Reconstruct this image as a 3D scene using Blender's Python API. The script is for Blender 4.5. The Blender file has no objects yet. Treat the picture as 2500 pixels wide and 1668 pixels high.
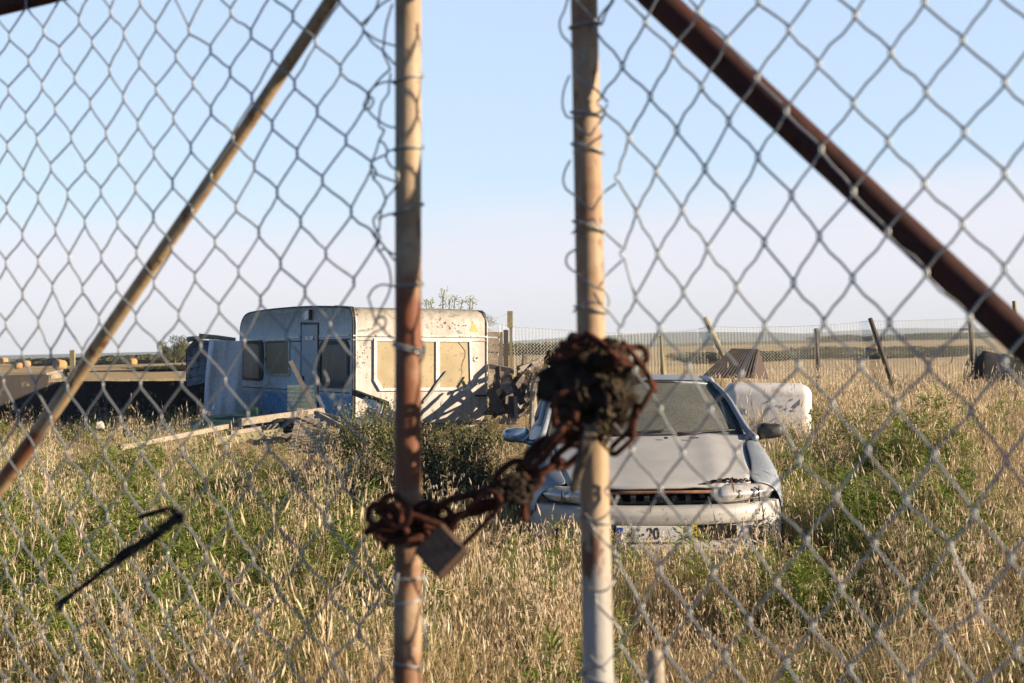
import bpy, math, random
import numpy as np
from mathutils import Vector, Matrix, noise as mnoise
R = math.radians
random.seed(7)
rng = np.random.RandomState(11)
scene = bpy.context.scene
COL = scene.collection

# ------------------------------------------------------------------ camera
F = 3472.0                      # focal length in photo pixels (50 mm on 36 mm)
EYE = Vector((0, 0, 1.6))
ROLL, PITCH = R(1.35), R(0.15)
c_r = Vector((math.cos(ROLL), 0, -math.sin(ROLL)))
c_f = Vector((0, math.cos(PITCH), math.sin(PITCH)))
c_r = (c_r - c_f * c_r.dot(c_f)).normalized()
c_u = c_r.cross(c_f)
cam_data = bpy.data.cameras.new("camera")
cam = bpy.data.objects.new("camera", cam_data)
COL.objects.link(cam)
cam.matrix_world = Matrix(((c_r.x, c_u.x, -c_f.x, 0), (c_r.y, c_u.y, -c_f.y, 0), (c_r.z, c_u.z, -c_f.z, 1.6), (0, 0, 0, 1)))
cam_data.lens = 50.0
cam_data.sensor_width = 36.0
cam_data.clip_start = 0.05
cam_data.clip_end = 20000
cam_data.dof.use_dof = True
cam_data.dof.focus_distance = 11.0
cam_data.dof.aperture_fstop = 8.0
scene.camera = cam

def ray(px, py):
    return c_f + c_r * ((px - 1250) / F) + c_u * ((834 - py) / F)
def at(px, py, Y):
    d = ray(px, py)
    return EYE + d * (Y / d.y)
def onplane(px, py, p, n):
    d = ray(px, py)
    return EYE + d * ((p - EYE).dot(n) / d.dot(n))

# ------------------------------------------------------------------ helpers
def tag(o, label=None, cat=None, group=None, kind=None):
    if label: o['label'] = label
    if cat: o['category'] = cat
    if group: o['group'] = group
    if kind: o['kind'] = kind
    return o
def empty(name, loc, label, cat, group=None):
    o = bpy.data.objects.new(name, None)
    COL.objects.link(o)
    o.location = loc
    o.empty_display_size = 0.1
    return tag(o, label, cat, group)

class MB:
    def __init__(s):
        s.v, s.f, s.t, s.m = [], [], [], []
        s.tint = 0.5; s.mi = 0
    def add(s, verts, faces):
        b = len(s.v)
        s.v.extend([tuple(p) for p in verts]); s.t.extend([s.tint] * len(verts))
        s.f.extend([tuple(i + b for i in f) for f in faces]); s.m.extend([s.mi] * len(faces))
        return s
    def tube(s, pts, r, n=6, cap=True, jit=0.0):
        pts = [Vector(p) for p in pts]
        N = len(pts)
        rs = r if isinstance(r, (list, tuple)) else [r] * N
        t0 = (pts[1] - pts[0]).normalized()
        up = Vector((0, 0, 1)) if abs(t0.z) < .9 else Vector((1, 0, 0))
        a = t0.cross(up).normalized()
        V = []
        for i, p in enumerate(pts):
            if i == 0: t = pts[1] - pts[0]
            elif i == N - 1: t = pts[-1] - pts[-2]
            else: t = pts[i + 1] - pts[i - 1]
            if t.length < 1e-9: t = t0
            t = t.normalized()
            a = (a - t * a.dot(t))
            a = a.normalized() if a.length > 1e-6 else t.orthogonal().normalized()
            b = t.cross(a)
            for k in range(n):
                w = 2 * math.pi * k / n
                rr = rs[i] * (1 + (random.uniform(-jit, jit) if jit else 0))
                V.append(p + (a * math.cos(w) + b * math.sin(w)) * rr)
        Fc = []
        for i in range(N - 1):
            for k in range(n):
                k2 = (k + 1) % n
                Fc.append((i * n + k, i * n + k2, (i + 1) * n + k2, (i + 1) * n + k))
        if cap:
            Fc.append(tuple(range(n - 1, -1, -1))); Fc.append(tuple((N - 1) * n + k for k in range(n)))
        return s.add(V, Fc)
    def box(s, c, size, rot=None, bev=0.0):
        c = Vector(c); x, y, z = [q / 2 for q in size]
        if bev <= 0:
            V = [Vector((i, j, k)) for i in (-x, x) for j in (-y, y) for k in (-z, z)]
            Fc = [(0, 1, 3, 2), (4, 6, 7, 5), (0, 4, 5, 1), (2, 3, 7, 6), (0, 2, 6, 4), (1, 5, 7, 3)]
        else:
            b = bev; V = []; idx = {}
            for sx in (-1, 1):
                for sy in (-1, 1):
                    for sz in (-1, 1):
                        for ax in range(3):
                            p = [sx * (x - b), sy * (y - b), sz * (z - b)]
                            p[ax] += (sx, sy, sz)[ax] * b
                            idx[(sx, sy, sz, ax)] = len(V); V.append(Vector(p))
            Fc = []
            for sx in (-1, 1):
                Fc.append(tuple(idx[(sx, a, d, 0)] for a, d in ((-1, -1), (1, -1), (1, 1), (-1, 1))))
                Fc.append(tuple(idx[(a, sx, d, 1)] for a, d in ((-1, -1), (1, -1), (1, 1), (-1, 1))))
                Fc.append(tuple(idx[(a, d, sx, 2)] for a, d in ((-1, -1), (1, -1), (1, 1), (-1, 1))))
                for sy in (-1, 1):
                    Fc.append((idx[(sx, sy, -1, 0)], idx[(sx, sy, 1, 0)], idx[(sx, sy, 1, 1)], idx[(sx, sy, -1, 1)]))
                    Fc.append((idx[(sx, -1, sy, 0)], idx[(sx, 1, sy, 0)], idx[(sx, 1, sy, 2)], idx[(sx, -1, sy, 2)]))
                    Fc.append((idx[(-1, sx, sy, 1)], idx[(1, sx, sy, 1)], idx[(1, sx, sy, 2)], idx[(-1, sx, sy, 2)]))
                    for sz in (-1, 1):
                        Fc.append((idx[(sx, sy, sz, 0)], idx[(sx, sy, sz, 1)], idx[(sx, sy, sz, 2)]))
        if rot is not None: V = [rot @ p for p in V]
        return s.add([p + c for p in V], Fc)
    def board(s, p0, p1, w, th, up=(0, 0, 1), seg=5, warp=0.006):
        """a plank from p0 to p1, its width along 'up', ragged ends"""
        p0, p1 = Vector(p0), Vector(p1)
        t = (p1 - p0).normalized(); up = Vector(up)
        up = (up - t * up.dot(t)); up = up.normalized() if up.length > 1e-4 else t.orthogonal().normalized()
        nn = t.cross(up)
        V = []
        L = (p1 - p0).length
        for i in range(seg + 1):
            q = p0.lerp(p1, i / seg)
            wv = math.sin(i * 1.7 + p0.x * 9) * warp
            for a, b in ((-1, -1), (1, -1), (1, 1), (-1, 1)):
                e = random.uniform(-.25, .25) * min(w, .06) if i in (0, seg) else 0
                V.append(q + up * (a * w / 2 * random.uniform(.94, 1.03)) + nn * (b * th / 2 + wv) + t * e * (1 if a > 0 else .3))
        Fc = [(3, 2, 1, 0), tuple(seg * 4 + k for k in range(4))]
        for i in range(seg):
            for k in range(4):
                k2 = (k + 1) % 4
                Fc.append((i * 4 + k, i * 4 + k2, (i + 1) * 4 + k2, (i + 1) * 4 + k))
        return s.add(V, Fc)
    def grid(s, fn, nu, nv, closed=False):
        V = [fn(i / nu, j / nv) for j in range(nv + 1) for i in range(nu + 1)]
        Fc = [(j * (nu + 1) + i, j * (nu + 1) + i + 1, (j + 1) * (nu + 1) + i + 1, (j + 1) * (nu + 1) + i) for j in range(nv) for i in range(nu)]
        return s.add(V, Fc)
    def build(s, name, mat, parent=None, smooth=False, solid=0.0, sub=0, bevel=0.0, loc=None):
        me = bpy.data.meshes.new(name)
        me.from_pydata(s.v, [], s.f)
        mats = mat if isinstance(mat, (list, tuple)) else [mat]
        for m_ in mats: me.materials.append(m_)
        if len(mats) > 1: me.polygons.foreach_set('material_index', s.m)
        at_ = me.attributes.new('tint', 'FLOAT', 'POINT'); at_.data.foreach_set('value', s.t)
        if smooth: me.polygons.foreach_set('use_smooth', [True] * len(me.polygons))
        me.update()
        o = bpy.data.objects.new(name, me); COL.objects.link(o)
        if parent is not None:
            o.parent = parent
            o.matrix_parent_inverse = parent.matrix_world_inv if hasattr(parent, 'matrix_world_inv') else Matrix.Identity(4)
        if solid:
            m = o.modifiers.new('solid', 'SOLIDIFY'); m.thickness = abs(solid); m.offset = -1 if solid > 0 else 1
        if bevel:
            m = o.modifiers.new('bev', 'BEVEL'); m.width = bevel; m.segments = 2; m.limit_method = 'ANGLE'
        if sub:
            m = o.modifiers.new('sub', 'SUBSURF'); m.levels = sub; m.render_levels = sub
        return o

def wpart(mb, name, mat, root, **k):
    """mesh given in WORLD coordinates, made a child of an (untransformed-rotation) root"""
    M = (Matrix.LocRotScale(root.location, root.rotation_euler, root.scale)).inverted()
    mb.v = [tuple(M @ Vector(p)) for p in mb.v]
    return mb.build(name, mat, root, **k)
def wthing(mb, name, mat, label, cat, group=None, **k):
    """mesh in world coordinates -> a top-level object whose origin is at its base"""
    A = np.array(mb.v); c = Vector((A[:, 0].mean(), A[:, 1].mean(), A[:, 2].min()))
    mb.v = [tuple(Vector(p) - c) for p in mb.v]
    o = mb.build(name, mat, None, **k); o.location = c
    return tag(o, label, cat, group)

# ------------------------------------------------------------------ materials
def newmat(name):
    m = bpy.data.materials.new(name); m.use_nodes = True
    nt = m.node_tree; b = nt.nodes['Principled BSDF']
    return m, nt, b
def N(nt, t, **k):
    n = nt.nodes.new(t)
    for a, v in k.items():
        if a in n.inputs.keys(): n.inputs[a].default_value = v
        else: setattr(n, a, v)
    return n
def mix(nt, fac, a, b, mode='MIX'):
    m = nt.nodes.new('ShaderNodeMix'); m.data_type = 'RGBA'; m.blend_type = mode
    for sock, val in ((m.inputs[0], fac), (m.inputs[6], a), (m.inputs[7], b)):
        if hasattr(val, 'links') or isinstance(val, bpy.types.NodeSocket): nt.links.new(val, sock)
        elif isinstance(val, (tuple, list)): sock.default_value = (*val, 1) if len(val) == 3 else val
        else: sock.default_value = val
    return m.outputs[2]
def ramp(nt, src, stops):
    r = nt.nodes.new('ShaderNodeValToRGB'); e = r.color_ramp.elements
    while len(e) > 1: e.remove(e[-1])
    for i, (p, c) in enumerate(stops):
        if isinstance(c, (int, float)): c = (c, c, c)
        x = e[0] if i == 0 else e.new(p)
        x.position = p; x.color = (*c, 1)
    nt.links.new(src, r.inputs[0]); return r.outputs[0]
def coords(nt, scale=(1, 1, 1), kind='Object'):
    tc = nt.nodes.new('ShaderNodeTexCoord'); mp = nt.nodes.new('ShaderNodeMapping'); mp.inputs['Scale'].default_value = scale
    nt.links.new(tc.outputs[kind], mp.inputs[0]); return mp.outputs[0]
def nz(nt, vec, scale, detail=5, rough=.6, dist=0):
    n = N(nt, 'ShaderNodeTexNoise'); n.inputs['Scale'].default_value = scale; n.inputs['Detail'].default_value = detail
    n.inputs['Roughness'].default_value = rough; n.inputs['Distortion'].default_value = dist
    nt.links.new(vec, n.inputs['Vector']); return n.outputs[0]
def bump(nt, b, h, strength=.3, dist=.002):
    bp = nt.nodes.new('ShaderNodeBump'); bp.inputs['Strength'].default_value = strength; bp.inputs['Distance'].default_value = dist
    nt.links.new(h, bp.inputs['Height']); nt.links.new(bp.outputs[0], b.inputs['Normal'])

def mat_mottle(name, c1, c2, scale=8, rough=.7, metal=0, c3=None, s3=30, bs=.3, bd=.002, stretch=(1, 1, 1), lo=.35, hi=.65, lo3=.55, hi3=.62, spec=.5):
    m, nt, b = newmat(name); v = coords(nt, stretch)
    n = nz(nt, v, scale)
    col = mix(nt, ramp(nt, n, [(lo, 0), (hi, 1)]), c1, c2)
    if c3 is not None:
        n3 = nz(nt, v, s3, 6, .65)
        col = mix(nt, ramp(nt, n3, [(lo3, 0), (hi3, 1)]), col, c3)
    nt.links.new(col, b.inputs['Base Color'])
    b.inputs['Roughness'].default_value = rough; b.inputs['Metallic'].default_value = metal
    b.inputs['Specular IOR Level'].default_value = spec
    bump(nt, b, nz(nt, v, scale * 6, 4), bs, bd)
    return m
def mat_wood(name, light, dark, rough=.85, tone=1.0):
    """weathered boards: grain runs in all three directions softly (boards lie at every angle)"""
    m, nt, b = newmat(name); v = coords(nt)
    n1 = nz(nt, coords(nt, (3, 3, 3)), 2.0, 6, .7, 1.5)
    n2 = nz(nt, v, 22, 6, .7, 2.5)
    n3 = nz(nt, v, 5, 4, .6)
    g = ramp(nt, n2, [(.35, 0), (.62, 1)])
    col = mix(nt, g, dark, light)
    col = mix(nt, ramp(nt, n1, [(.42, 0), (.6, .7)]), col, tuple(c * .55 for c in light))
    col = mix(nt, ramp(nt, n3, [(.6, 0), (.7, .6)]), col, (.30, .25, .12))
    nt.links.new(col, b.inputs['Base Color']); b.inputs['Roughness'].default_value = rough
    bump(nt, b, n2, .6, .004)
    return m
def mat_leaf(name, stops, trans=.35, rough=.6, objvar=.25, spec=.25):
    """foliage: colour from the per-blade tint attribute and the instance's random number"""
    m = bpy.data.materials.new(name); m.use_nodes = True; nt = m.node_tree
    b = nt.nodes['Principled BSDF']; out = nt.nodes['Material Output']
    a = N(nt, 'ShaderNodeAttribute'); a.attribute_name = 'tint'
    oi = nt.nodes.new('ShaderNodeObjectInfo')
    ma = N(nt, 'ShaderNodeMath', operation='MULTIPLY_ADD'); nt.links.new(oi.outputs['Random'], ma.inputs[0]); ma.inputs[1].default_value = objvar
    mb_ = N(nt, 'ShaderNodeMath', operation='SUBTRACT'); nt.links.new(a.outputs['Fac'], mb_.inputs[0]); mb_.inputs[1].default_value = objvar / 2
    nt.links.new(mb_.outputs[0], ma.inputs[2])
    col = ramp(nt, ma.outputs[0], stops)
    nt.links.new(col, b.inputs['Base Color']); b.inputs['Roughness'].default_value = rough
    b.inputs['Specular IOR Level'].default_value = spec
    tr = nt.nodes.new('ShaderNodeBsdfTranslucent'); nt.links.new(col, tr.inputs[0])
    mx = nt.nodes.new('ShaderNodeMixShader'); mx.inputs[0].default_value = trans
    nt.links.new(b.outputs[0], mx.inputs[1]); nt.links.new(tr.outputs[0], mx.inputs[2]); nt.links.new(mx.outputs[0], out.inputs[0])
    return m

M = {}
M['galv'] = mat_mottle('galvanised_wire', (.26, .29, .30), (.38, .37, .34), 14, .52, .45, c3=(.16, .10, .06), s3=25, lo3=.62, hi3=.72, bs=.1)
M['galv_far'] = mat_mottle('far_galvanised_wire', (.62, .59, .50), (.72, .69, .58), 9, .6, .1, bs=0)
M['rust'] = mat_mottle('rusty_iron', (.040, .014, .009), (.090, .031, .017), 30, .9, 0, c3=(.018, .008, .006), s3=80, bs=.6, bd=.001, spec=.2)
M['rust_brace'] = mat_mottle('rust_brown_paint', (.038, .013, .010), (.060, .020, .014), 9, .8, 0, c3=(.024, .010, .008), s3=40, bs=.4, spec=.3)
M['wood'] = mat_wood('weathered_wood', (.46, .38, .28), (.20, .165, .125))
M['wood_grey'] = mat_wood('grey_old_wood', (.30, .26, .215), (.11, .095, .08))
M['wood_dark'] = mat_wood('dark_and_shaded_old_wood', (.13, .10, .08), (.045, .036, .03))  # serves dark timber and the painted shade of the wood pile
M['wood_black'] = mat_wood('blackened_timber', (.040, .032, .030), (.016, .013, .013))
M['wood_moss'] = mat_wood('lichen_wood', (.40, .35, .19), (.17, .14, .075))

def mat_post(name, base, base2, bands, low=None):
    """painted steel tube with rust patches that sit at fixed heights"""
    m, nt, b = newmat(name)
    tc = nt.nodes.new('ShaderNodeTexCoord'); sp = nt.nodes.new('ShaderNodeSeparateXYZ'); nt.links.new(tc.outputs['Object'], sp.inputs[0])
    v = coords(nt)
    n = nz(nt, v, 9, 6, .65); n2 = nz(nt, coords(nt, (30, 30, 6)), 2.2, 5, .7)
    col = mix(nt, ramp(nt, n2, [(.35, 0), (.65, 1)]), base, base2)
    if low:
        lz = N(nt, 'ShaderNodeMapRange'); nt.links.new(sp.outputs[2], lz.inputs[0]); lz.inputs[1].default_value = 1.42; lz.inputs[2].default_value = 1.28
        col = mix(nt, lz.outputs[0], col, mix(nt, n2, low, tuple(c * .8 for c in low)))
    r = ramp(nt, sp.outputs[2], [(0, 0)] + [(p / 2.4, c) for p, c in bands])
    add = N(nt, 'ShaderNodeMath', operation='ADD')
    # z is in metres over 2.4 m: normalise
    md = N(nt, 'ShaderNodeMath', operation='DIVIDE'); nt.links.new(sp.outputs[2], md.inputs[0]); md.inputs[1].default_value = 2.4
    r.node.inputs[0].links and nt.links.remove(r.node.inputs[0].links[0])
    nt.links.new(md.outputs[0], r.node.inputs[0])
    nt.links.new(r, add.inputs[0]); nt.links.new(n, add.inputs[1])
    fac = ramp(nt, add.outputs[0], [(.72, 0), (.95, 1)])
    rust = mix(nt, n2, (.11, .032, .013), (.24, .085, .032))
    col = mix(nt, fac, col, rust)
    spk = ramp(nt, nz(nt, v, 45, 5, .7), [(.60, 0), (.68, .8)])
    col = mix(nt, spk, col, (.16, .07, .035))
    chip = nz(nt, coords(nt, (1, 1, .45)), 26, 6, .72)
    col = mix(nt, ramp(nt, chip, [(.575, 0), (.595, .9)]), col, (.15, .065, .03))
    col = mix(nt, ramp(nt, nz(nt, coords(nt, (40, 40, 3)), 1.5, 4, .6), [(.5, 0), (.75, .45)]), col, (.18, .12, .07))
    nt.links.new(col, b.inputs['Base Color']); b.inputs['Roughness'].default_value = .62
    b.inputs['Specular IOR Level'].default_value = .35
    bump(nt, b, chip, .5, .002)
    return m
M['post_l'] = mat_post('beige_paint_rusting_tube', (.33, .225, .125), (.43, .33, .21), [(.5, .0), (.9, .34), (1.22, .36), (1.30, .30), (1.38, .36), (1.46, .50), (1.63, .48), (1.70, .26), (1.80, .14), (1.95, .10), (2.05, .26), (2.4, .2)])
M['post_r'] = mat_post('tan_paint_tube', (.33, .21, .11), (.42, .31, .19), [(.5, .0), (1.3, .02), (1.5, .10), (1.7, .24), (1.85, .24), (2.0, .24), (2.1, .22)], (.44, .42, .38))
M['brace_l'] = mat_post('tan_paint_brace', (.33, .22, .11), (.42, .31, .18), [(.8, .1), (1.38, .10), (1.42, .40), (1.475, .46), (1.51, .05), (1.75, .08), (1.82, .2), (1.87, .05), (2.0, .2)])
M['lock'] = mat_mottle('tarnished_brass', (.075, .042, .024), (.115, .068, .040), 30, .7, .0, c3=(.05, .026, .016), s3=60)
M['rag'] = mat_mottle('mouldy_rag', (.022, .017, .013), (.07, .053, .036), 28, 1.0, 0, c3=(.20, .175, .07), s3=8, lo3=.60, hi3=.70, bs=.8, bd=.004, spec=.05)
M['cord'] = mat_mottle('black_cord', (.022, .019, .017), (.085, .07, .058), 60, .95, 0, spec=.1)
# ------------------------------------------------------------------ the double gate
def leaf_frame(px, Y, d):
    p = at(px, 843, Y); d = Vector((d[0], d[1], 0)).normalized()
    n = Vector((d.y, -d.x, 0))
    if n.dot(EYE - p) < 0: n = -n
    return p, d, n
LP, LD, LN = leaf_frame(996, 1.70, (-.66, .45))
RP, RD, RN = leaf_frame(1443, 1.70, (.82, -.573))
def lpt(px, py, off=.0): return onplane(px, py, LP + LN * off, LN)
def rpt(px, py, off=.0): return onplane(px, py, RP + RN * off, RN)

left_knots = {}
def chain(D, b, a0, pts, sx, ox, oy):
    for i, p in enumerate(pts):
        if p: D[(a0 + i, b)] = (p[0] / sx + ox, p[1] / sx + oy)
S = 2.35
for b, a0, pts in [
 (0, 0, [(1680,95),(1810,240),(1955,400),(2115,560)]),
 (1, -2, [(1325,70),(1440,195),(1560,320),(1690,485),(1820,640),(1985,805),(2130,950)]),
 (2, -3, [(1085,175),(1208,285),(1320,415),(1445,565),(1562,720),(1705,880),(1850,1035),(2015,1215),(2160,1375)]),
 (3, -5, [(805,10),(895,155),(1010,325),(1108,480),(1210,635),(1335,790),(1460,955),(1590,1105),(1725,1275),(1870,1455),(2030,1620)]),
 (4, -6, [(635,70),(712,195),(800,365),(897,515),(998,680),(1095,850),(1210,1010),(1355,1190),(1485,1335),(1610,1515),(1750,1675)]),
 (5, -7, [(455,115),(530,245),(630,405),(708,560),(793,715),(885,880),(990,1055),(1100,1210),(1235,1390),(1370,1560),(1495,1725)]),
 (6, -8, [(250,180),(343,290),(430,450),(520,595),(610,765),(683,920),(778,1080),(880,1245),(985,1420),(1120,1590),(1258,1770),(1400,1960),(1545,2170)]),
 (7, -9, [(55,210),(165,350),(243,490),(318,630),(410,790),(490,955),(580,1100),(675,1280),(785,1450),(885,1625),(1028,1810),(1150,1985),(1290,2180)]),
 (8, -8, [(50,520),(150,670),(213,800),(293,960),(390,1115),(488,1275),(583,1475),(670,1645),(782,1825),(913,2000),(1040,2190)]),
 (9, -7, [(43,840),(137,1000),(220,1135),(320,1320),(397,1480),(475,1660),(570,1830),(682,2015),(805,2200)]),
 (10, -6, [(40,1195),(130,1350),(220,1500),(303,1650),(375,1840),(475,2030),(590,2210)]),
 (11, -5, [(35,1510),(130,1690),(222,1850),(292,2030),(385,2220)]),
 (12, -4, [(35,1860),(128,2030),(205,2220)]),
 (13, -3, [(20,2190)])]:
    chain(left_knots, b, a0, pts, S, 0, 0)
for (a, b, x, y) in [(0,11,488,2410),(1,10,690,2400),(2,9,925,2395),(3,8,1165,2365),(4,7,1420,2375),(-1,12,290,2400),(-2,13,105,2400),
 (0,12,385,2600),(1,11,600,2590),(2,10,815,2590),(3,9,1045,2580),(4,8,1295,2570),(5,7,1540,2560),(6,6,1820,2560),(5,6,1680,2370),
 (0,13,295,2775),(1,12,500,2770),(2,11,715,2780),(3,10,930,2785),(4,9,1180,2780),(5,8,1430,2760),(6,7,1700,2760),
 (0,14,215,2940),(1,13,405,2950),(2,12,615,2955),(3,11,830,2985),(4,10,1055,2970),(5,9,1320,2990),(6,8,1580,2990),(7,7,1860,2975),
 (0,15,125,3100),(1,14,315,3130),(2,13,505,3130),(3,12,725,3180),(4,11,960,3180),(5,10,1180,3180),(6,9,1450,3210),(7,8,1735,3190),(8,7,2030,3200),
 (1,15,235,3290),(2,14,425,3310),(3,13,625,3320),(4,12,845,3355),(5,11,1085,3375),(6,10,1325,3388),(7,9,1600,3390),(8,8,1900,3408),
 (1,16,120,3440),(2,15,345,3445),(3,14,548,3500),(4,13,745,3565),(5,12,965,3565),(6,11,1205,3575),(7,10,1475,3565),(8,9,1765,3605),(9,8,2060,3615),
 (2,16,240,3635),(3,15,435,3645),(4,14,650,3705),(5,13,870,3745),(6,12,1100,3775),(7,11,1380,3775),(8,10,1650,3765),(9,9,1915,3785),
 (2,17,110,3745),(3,16,350,3815),(4,15,560,3865)]:
    left_knots[(a, b)] = (x / S, y / S)
right_knots = {}
S2 = 2.13636
for b, a0, pts in [
 (0, 0, [(375,115),(520,275),(667,455),(810,635),(962,820),(1137,1020),(1282,1233),(1455,1453),(1647,1683),(1851,1912),(2072,2142)]),
 (-1, 1, [(650,60),(800,215),(957,405),(1110,580),(1292,780),(1460,1000),(1638,1210),(1840,1423),(2065,1658)]),
 (-2, 2, [(965,5),(1125,155),(1277,335),(1460,540),(1640,740),(1830,960),(2030,1170),(2248,1403)]),
 (-3, 4, [(1470,80),(1655,275),(1840,480),(2038,690),(2248,905)]),
 (-4, 5, [(1830,10),(2030,210),(2250,430)]),
 (1, 0, [(255,345),(400,505),(540,680),(685,880),(832,1075),(995,1265),(1147,1475),(1308,1680),(1495,1904),(1683,2117)]),
 (2, 1, [(290,720),(432,895),(567,1095),(700,1295),(852,1500),(1000,1700),(1172,1904),(1348,2109),(1535,2410 - 60)]),
 (3, 1, [(228,925),(330,1110),(440,1325),(575,1525),(715,1740),(874,1952),(1028,2101)]),
 (4, 2, [(255,1325),(327,1550),(450,1710),(598,1912),(714,2138),(848,2367)]),
 (5, 3, [(245,1725),(320,1930),(451,2134),(570,2367),(731,2570),(887,2775)]),
 (6, 5, [(303,2350),(451,2553),(600,2770),(730,2990),(915,3240),(1110,3460)]),
 (7, 6, [(320,2790),(450,2970),(605,3200),(790,3420)]),
 (8, 6, [(225,2910),(355,3170),(480,3390)]),
 (9, 7, [(250,3360)])]:
    chain(right_knots, b, a0, pts, S2, 1400, 0)
for (a, b, x, y) in [(8,3,1175,2400),(9,3,1370,2590),(10,2,1735,2610),(11,1,2090,2680),(9,4,1215,2820),(10,3,1570,2840),(11,2,1965,2850),
 (9,5,1060,3040),(10,4,1395,3070),(11,3,1775,3110),(12,2,2110,3170),(10,5,1245,3270),(11,4,1590,3310),(12,3,1930,3330),(11,5,1440,3490),(8,4,1000,2590)]:
    right_knots[(a, b)] = (x / S2 + 1400, y / S2)

def lattice(D, P0, Dv, Nn, off, sr, zr, ar, br):
    """measured knots on the leaf's own plane (s along it, z up); the rest continues the same regular fabric"""
    K = list(D); A = np.array([[a, b] for a, b in K], float); L = []
    for k in K:
        p = onplane(D[k][0], D[k][1], P0 + Nn * off, Nn); L.append([(p - P0).dot(Dv), p.z])
    P = np.array(L); B = lambda A: np.stack([np.ones(len(A)), A[:, 0], A[:, 1]], 1)
    C, *_ = np.linalg.lstsq(B(A), P, rcond=None); res = P - B(A) @ C; out = {}
    idx = {k: i for i, k in enumerate(K)}
    for a in range(*ar):
        for b in range(*br):
            if (a, b) in idx: q = P[idx[(a, b)]]; out[(a, b)] = (q[0], -q[1]); continue
            q = np.array([[a, b]], float); w = 1 / (((A - q) ** 2).sum(1) + .3) ** 2
            p = (B(q) @ C)[0] + (res * w[:, None]).sum(0) / w.sum()
            if sr[0] < p[0] < sr[1] and zr[0] < p[1] < zr[1]: out[(a, b)] = (p[0] + random.uniform(-.0025, .0025), -p[1] + random.uniform(-.0025, .0025))
    return out

def weave(K, ptf, r, off, sgn):
    """chain link fabric: every wire zigzags between two columns and hooks into its neighbours"""
    mb = MB()
    G = {}
    for (a, b), p in K.items(): G[(a - b, a + b)] = p
    cols = sorted({k for k, _ in G})
    for k in range(cols[0] - 1, cols[-1] + 1):
        rows = sorted({rr for kk, rr in G if kk in (k, k + 1)})
        run, prev = [], None
        runs = []
        for rr in rows:
            c = k if (k, rr) in G else k + 1
            if prev is not None and (rr != prev[1] + 1 or c == prev[0]):
                runs.append(run); run = []
            run.append((c, rr)); prev = (c, rr)
        runs.append(run)
        for run in runs:
            if len(run) < 2: continue
            pts = []
            for i, (c, rr) in enumerate(run):
                x, y = G[(c, rr)]; side = (1 if c == k + 1 else -1) * sgn      # +1: bend at the +s end
                h = .0057; d = .0017
                z = off + .0013 * (1 if side > 0 else -1)
                pts.append(ptf(x - side * d * 1.2, y - h, z))
                pts.append(ptf(x + side * d, y - h * .35, z - .0024 * side))
                pts.append(ptf(x + side * d, y + h * .35, z - .0024 * side))
                pts.append(ptf(x - side * d * 1.2, y + h, z))
                if i + 1 < len(run):
                    x2, y2 = G[run[i + 1]]; s2 = -side
                    for t in (.33, .66):
                        mx = x + (x2 - x) * t + random.uniform(-.0011, .0011); my = y + (y2 - y) * t + h * (1 - 2 * t) + random.uniform(-.001, .001)
                        pts.append(ptf(mx, my, off + random.uniform(-.001, .001)))
            mb.tube(pts, r, 6)
    return mb

left_gate = empty('gate_leaf', Vector((LP.x, LP.y, 0)), 'left gate leaf of sagging chain link whose beige post rusts red in the middle', 'gate', 'leaves of the chained double gate')
right_gate = empty('gate_leaf', Vector((RP.x, RP.y, 0)), 'right gate leaf of chain link with a dark red brown diagonal brace', 'gate', 'leaves of the chained double gate')

# posts
def tube_px(ptf, pts, wpx, off=0, n=20, steps=14, jit=0):
    P = []; Rr = []
    for i in range(steps + 1):
        t = i / steps * (len(pts) - 1); k = min(int(t), len(pts) - 2); f = t - k
        x = pts[k][0] * (1 - f) + pts[k + 1][0] * f; y = pts[k][1] * (1 - f) + pts[k + 1][1] * f; w = wpx[k] * (1 - f) + wpx[k + 1] * f
        p = ptf(x, y, off); P.append(p); Rr.append(w / 2 / F * p.y * .965)
    return MB().tube(P, Rr, n, jit=jit)
mb = tube_px(lpt, [(996.5, -300), (996.5, 880), (995, 1668), (993, 2400), (991, 4000)], [66, 67, 73, 75, 76], steps=40)
wpart(mb, 'post', M['post_l'], left_gate, smooth=True)
mb = tube_px(rpt, [(1420, -300), (1426, 0), (1461, 1668), (1475, 2400), (1505, 4000)], [67, 68, 78, 80, 84], steps=40)
wpart(mb, 'post', M['post_r'], right_gate, smooth=True)
# braces
mb = tube_px(lpt, [(960, -225), (808, 0), (474, 500), (133, 1000), (-170, 1425)], [35, 34, 34, 38, 42], off=-.014, steps=30, jit=.01)
def ext(ptf, A_, B_, P0, Dv, s1, off, r0, n=14):
    a = ptf(A_[0], A_[1], off); b = ptf(B_[0], B_[1], off); t = (s1 - (b - P0).dot(Dv)) / (b - a).dot(Dv); return [b, b + (b - a) * t]
e_ = ext(lpt, (133, 1000), (-170, 1425), LP, LD, 1.25, -.014, 0); mb.tube(e_, .0125, 20)
wpart(mb, 'brace', M['brace_l'], left_gate, smooth=True)
mb = tube_px(rpt, [(1400, -215), (1607, 0), (2192, 550), (2500, 836), (2850, 1165)], [78, 80, 82, 86, 92], off=-.024, steps=34, jit=.015)
e_ = ext(rpt, (2500, 836), (2850, 1165), RP, RD, .95, -.024, 0); mb.tube(e_, .0165, 20)
wpart(mb, 'brace', M['rust_brace'], right_gate, smooth=True)
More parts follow.
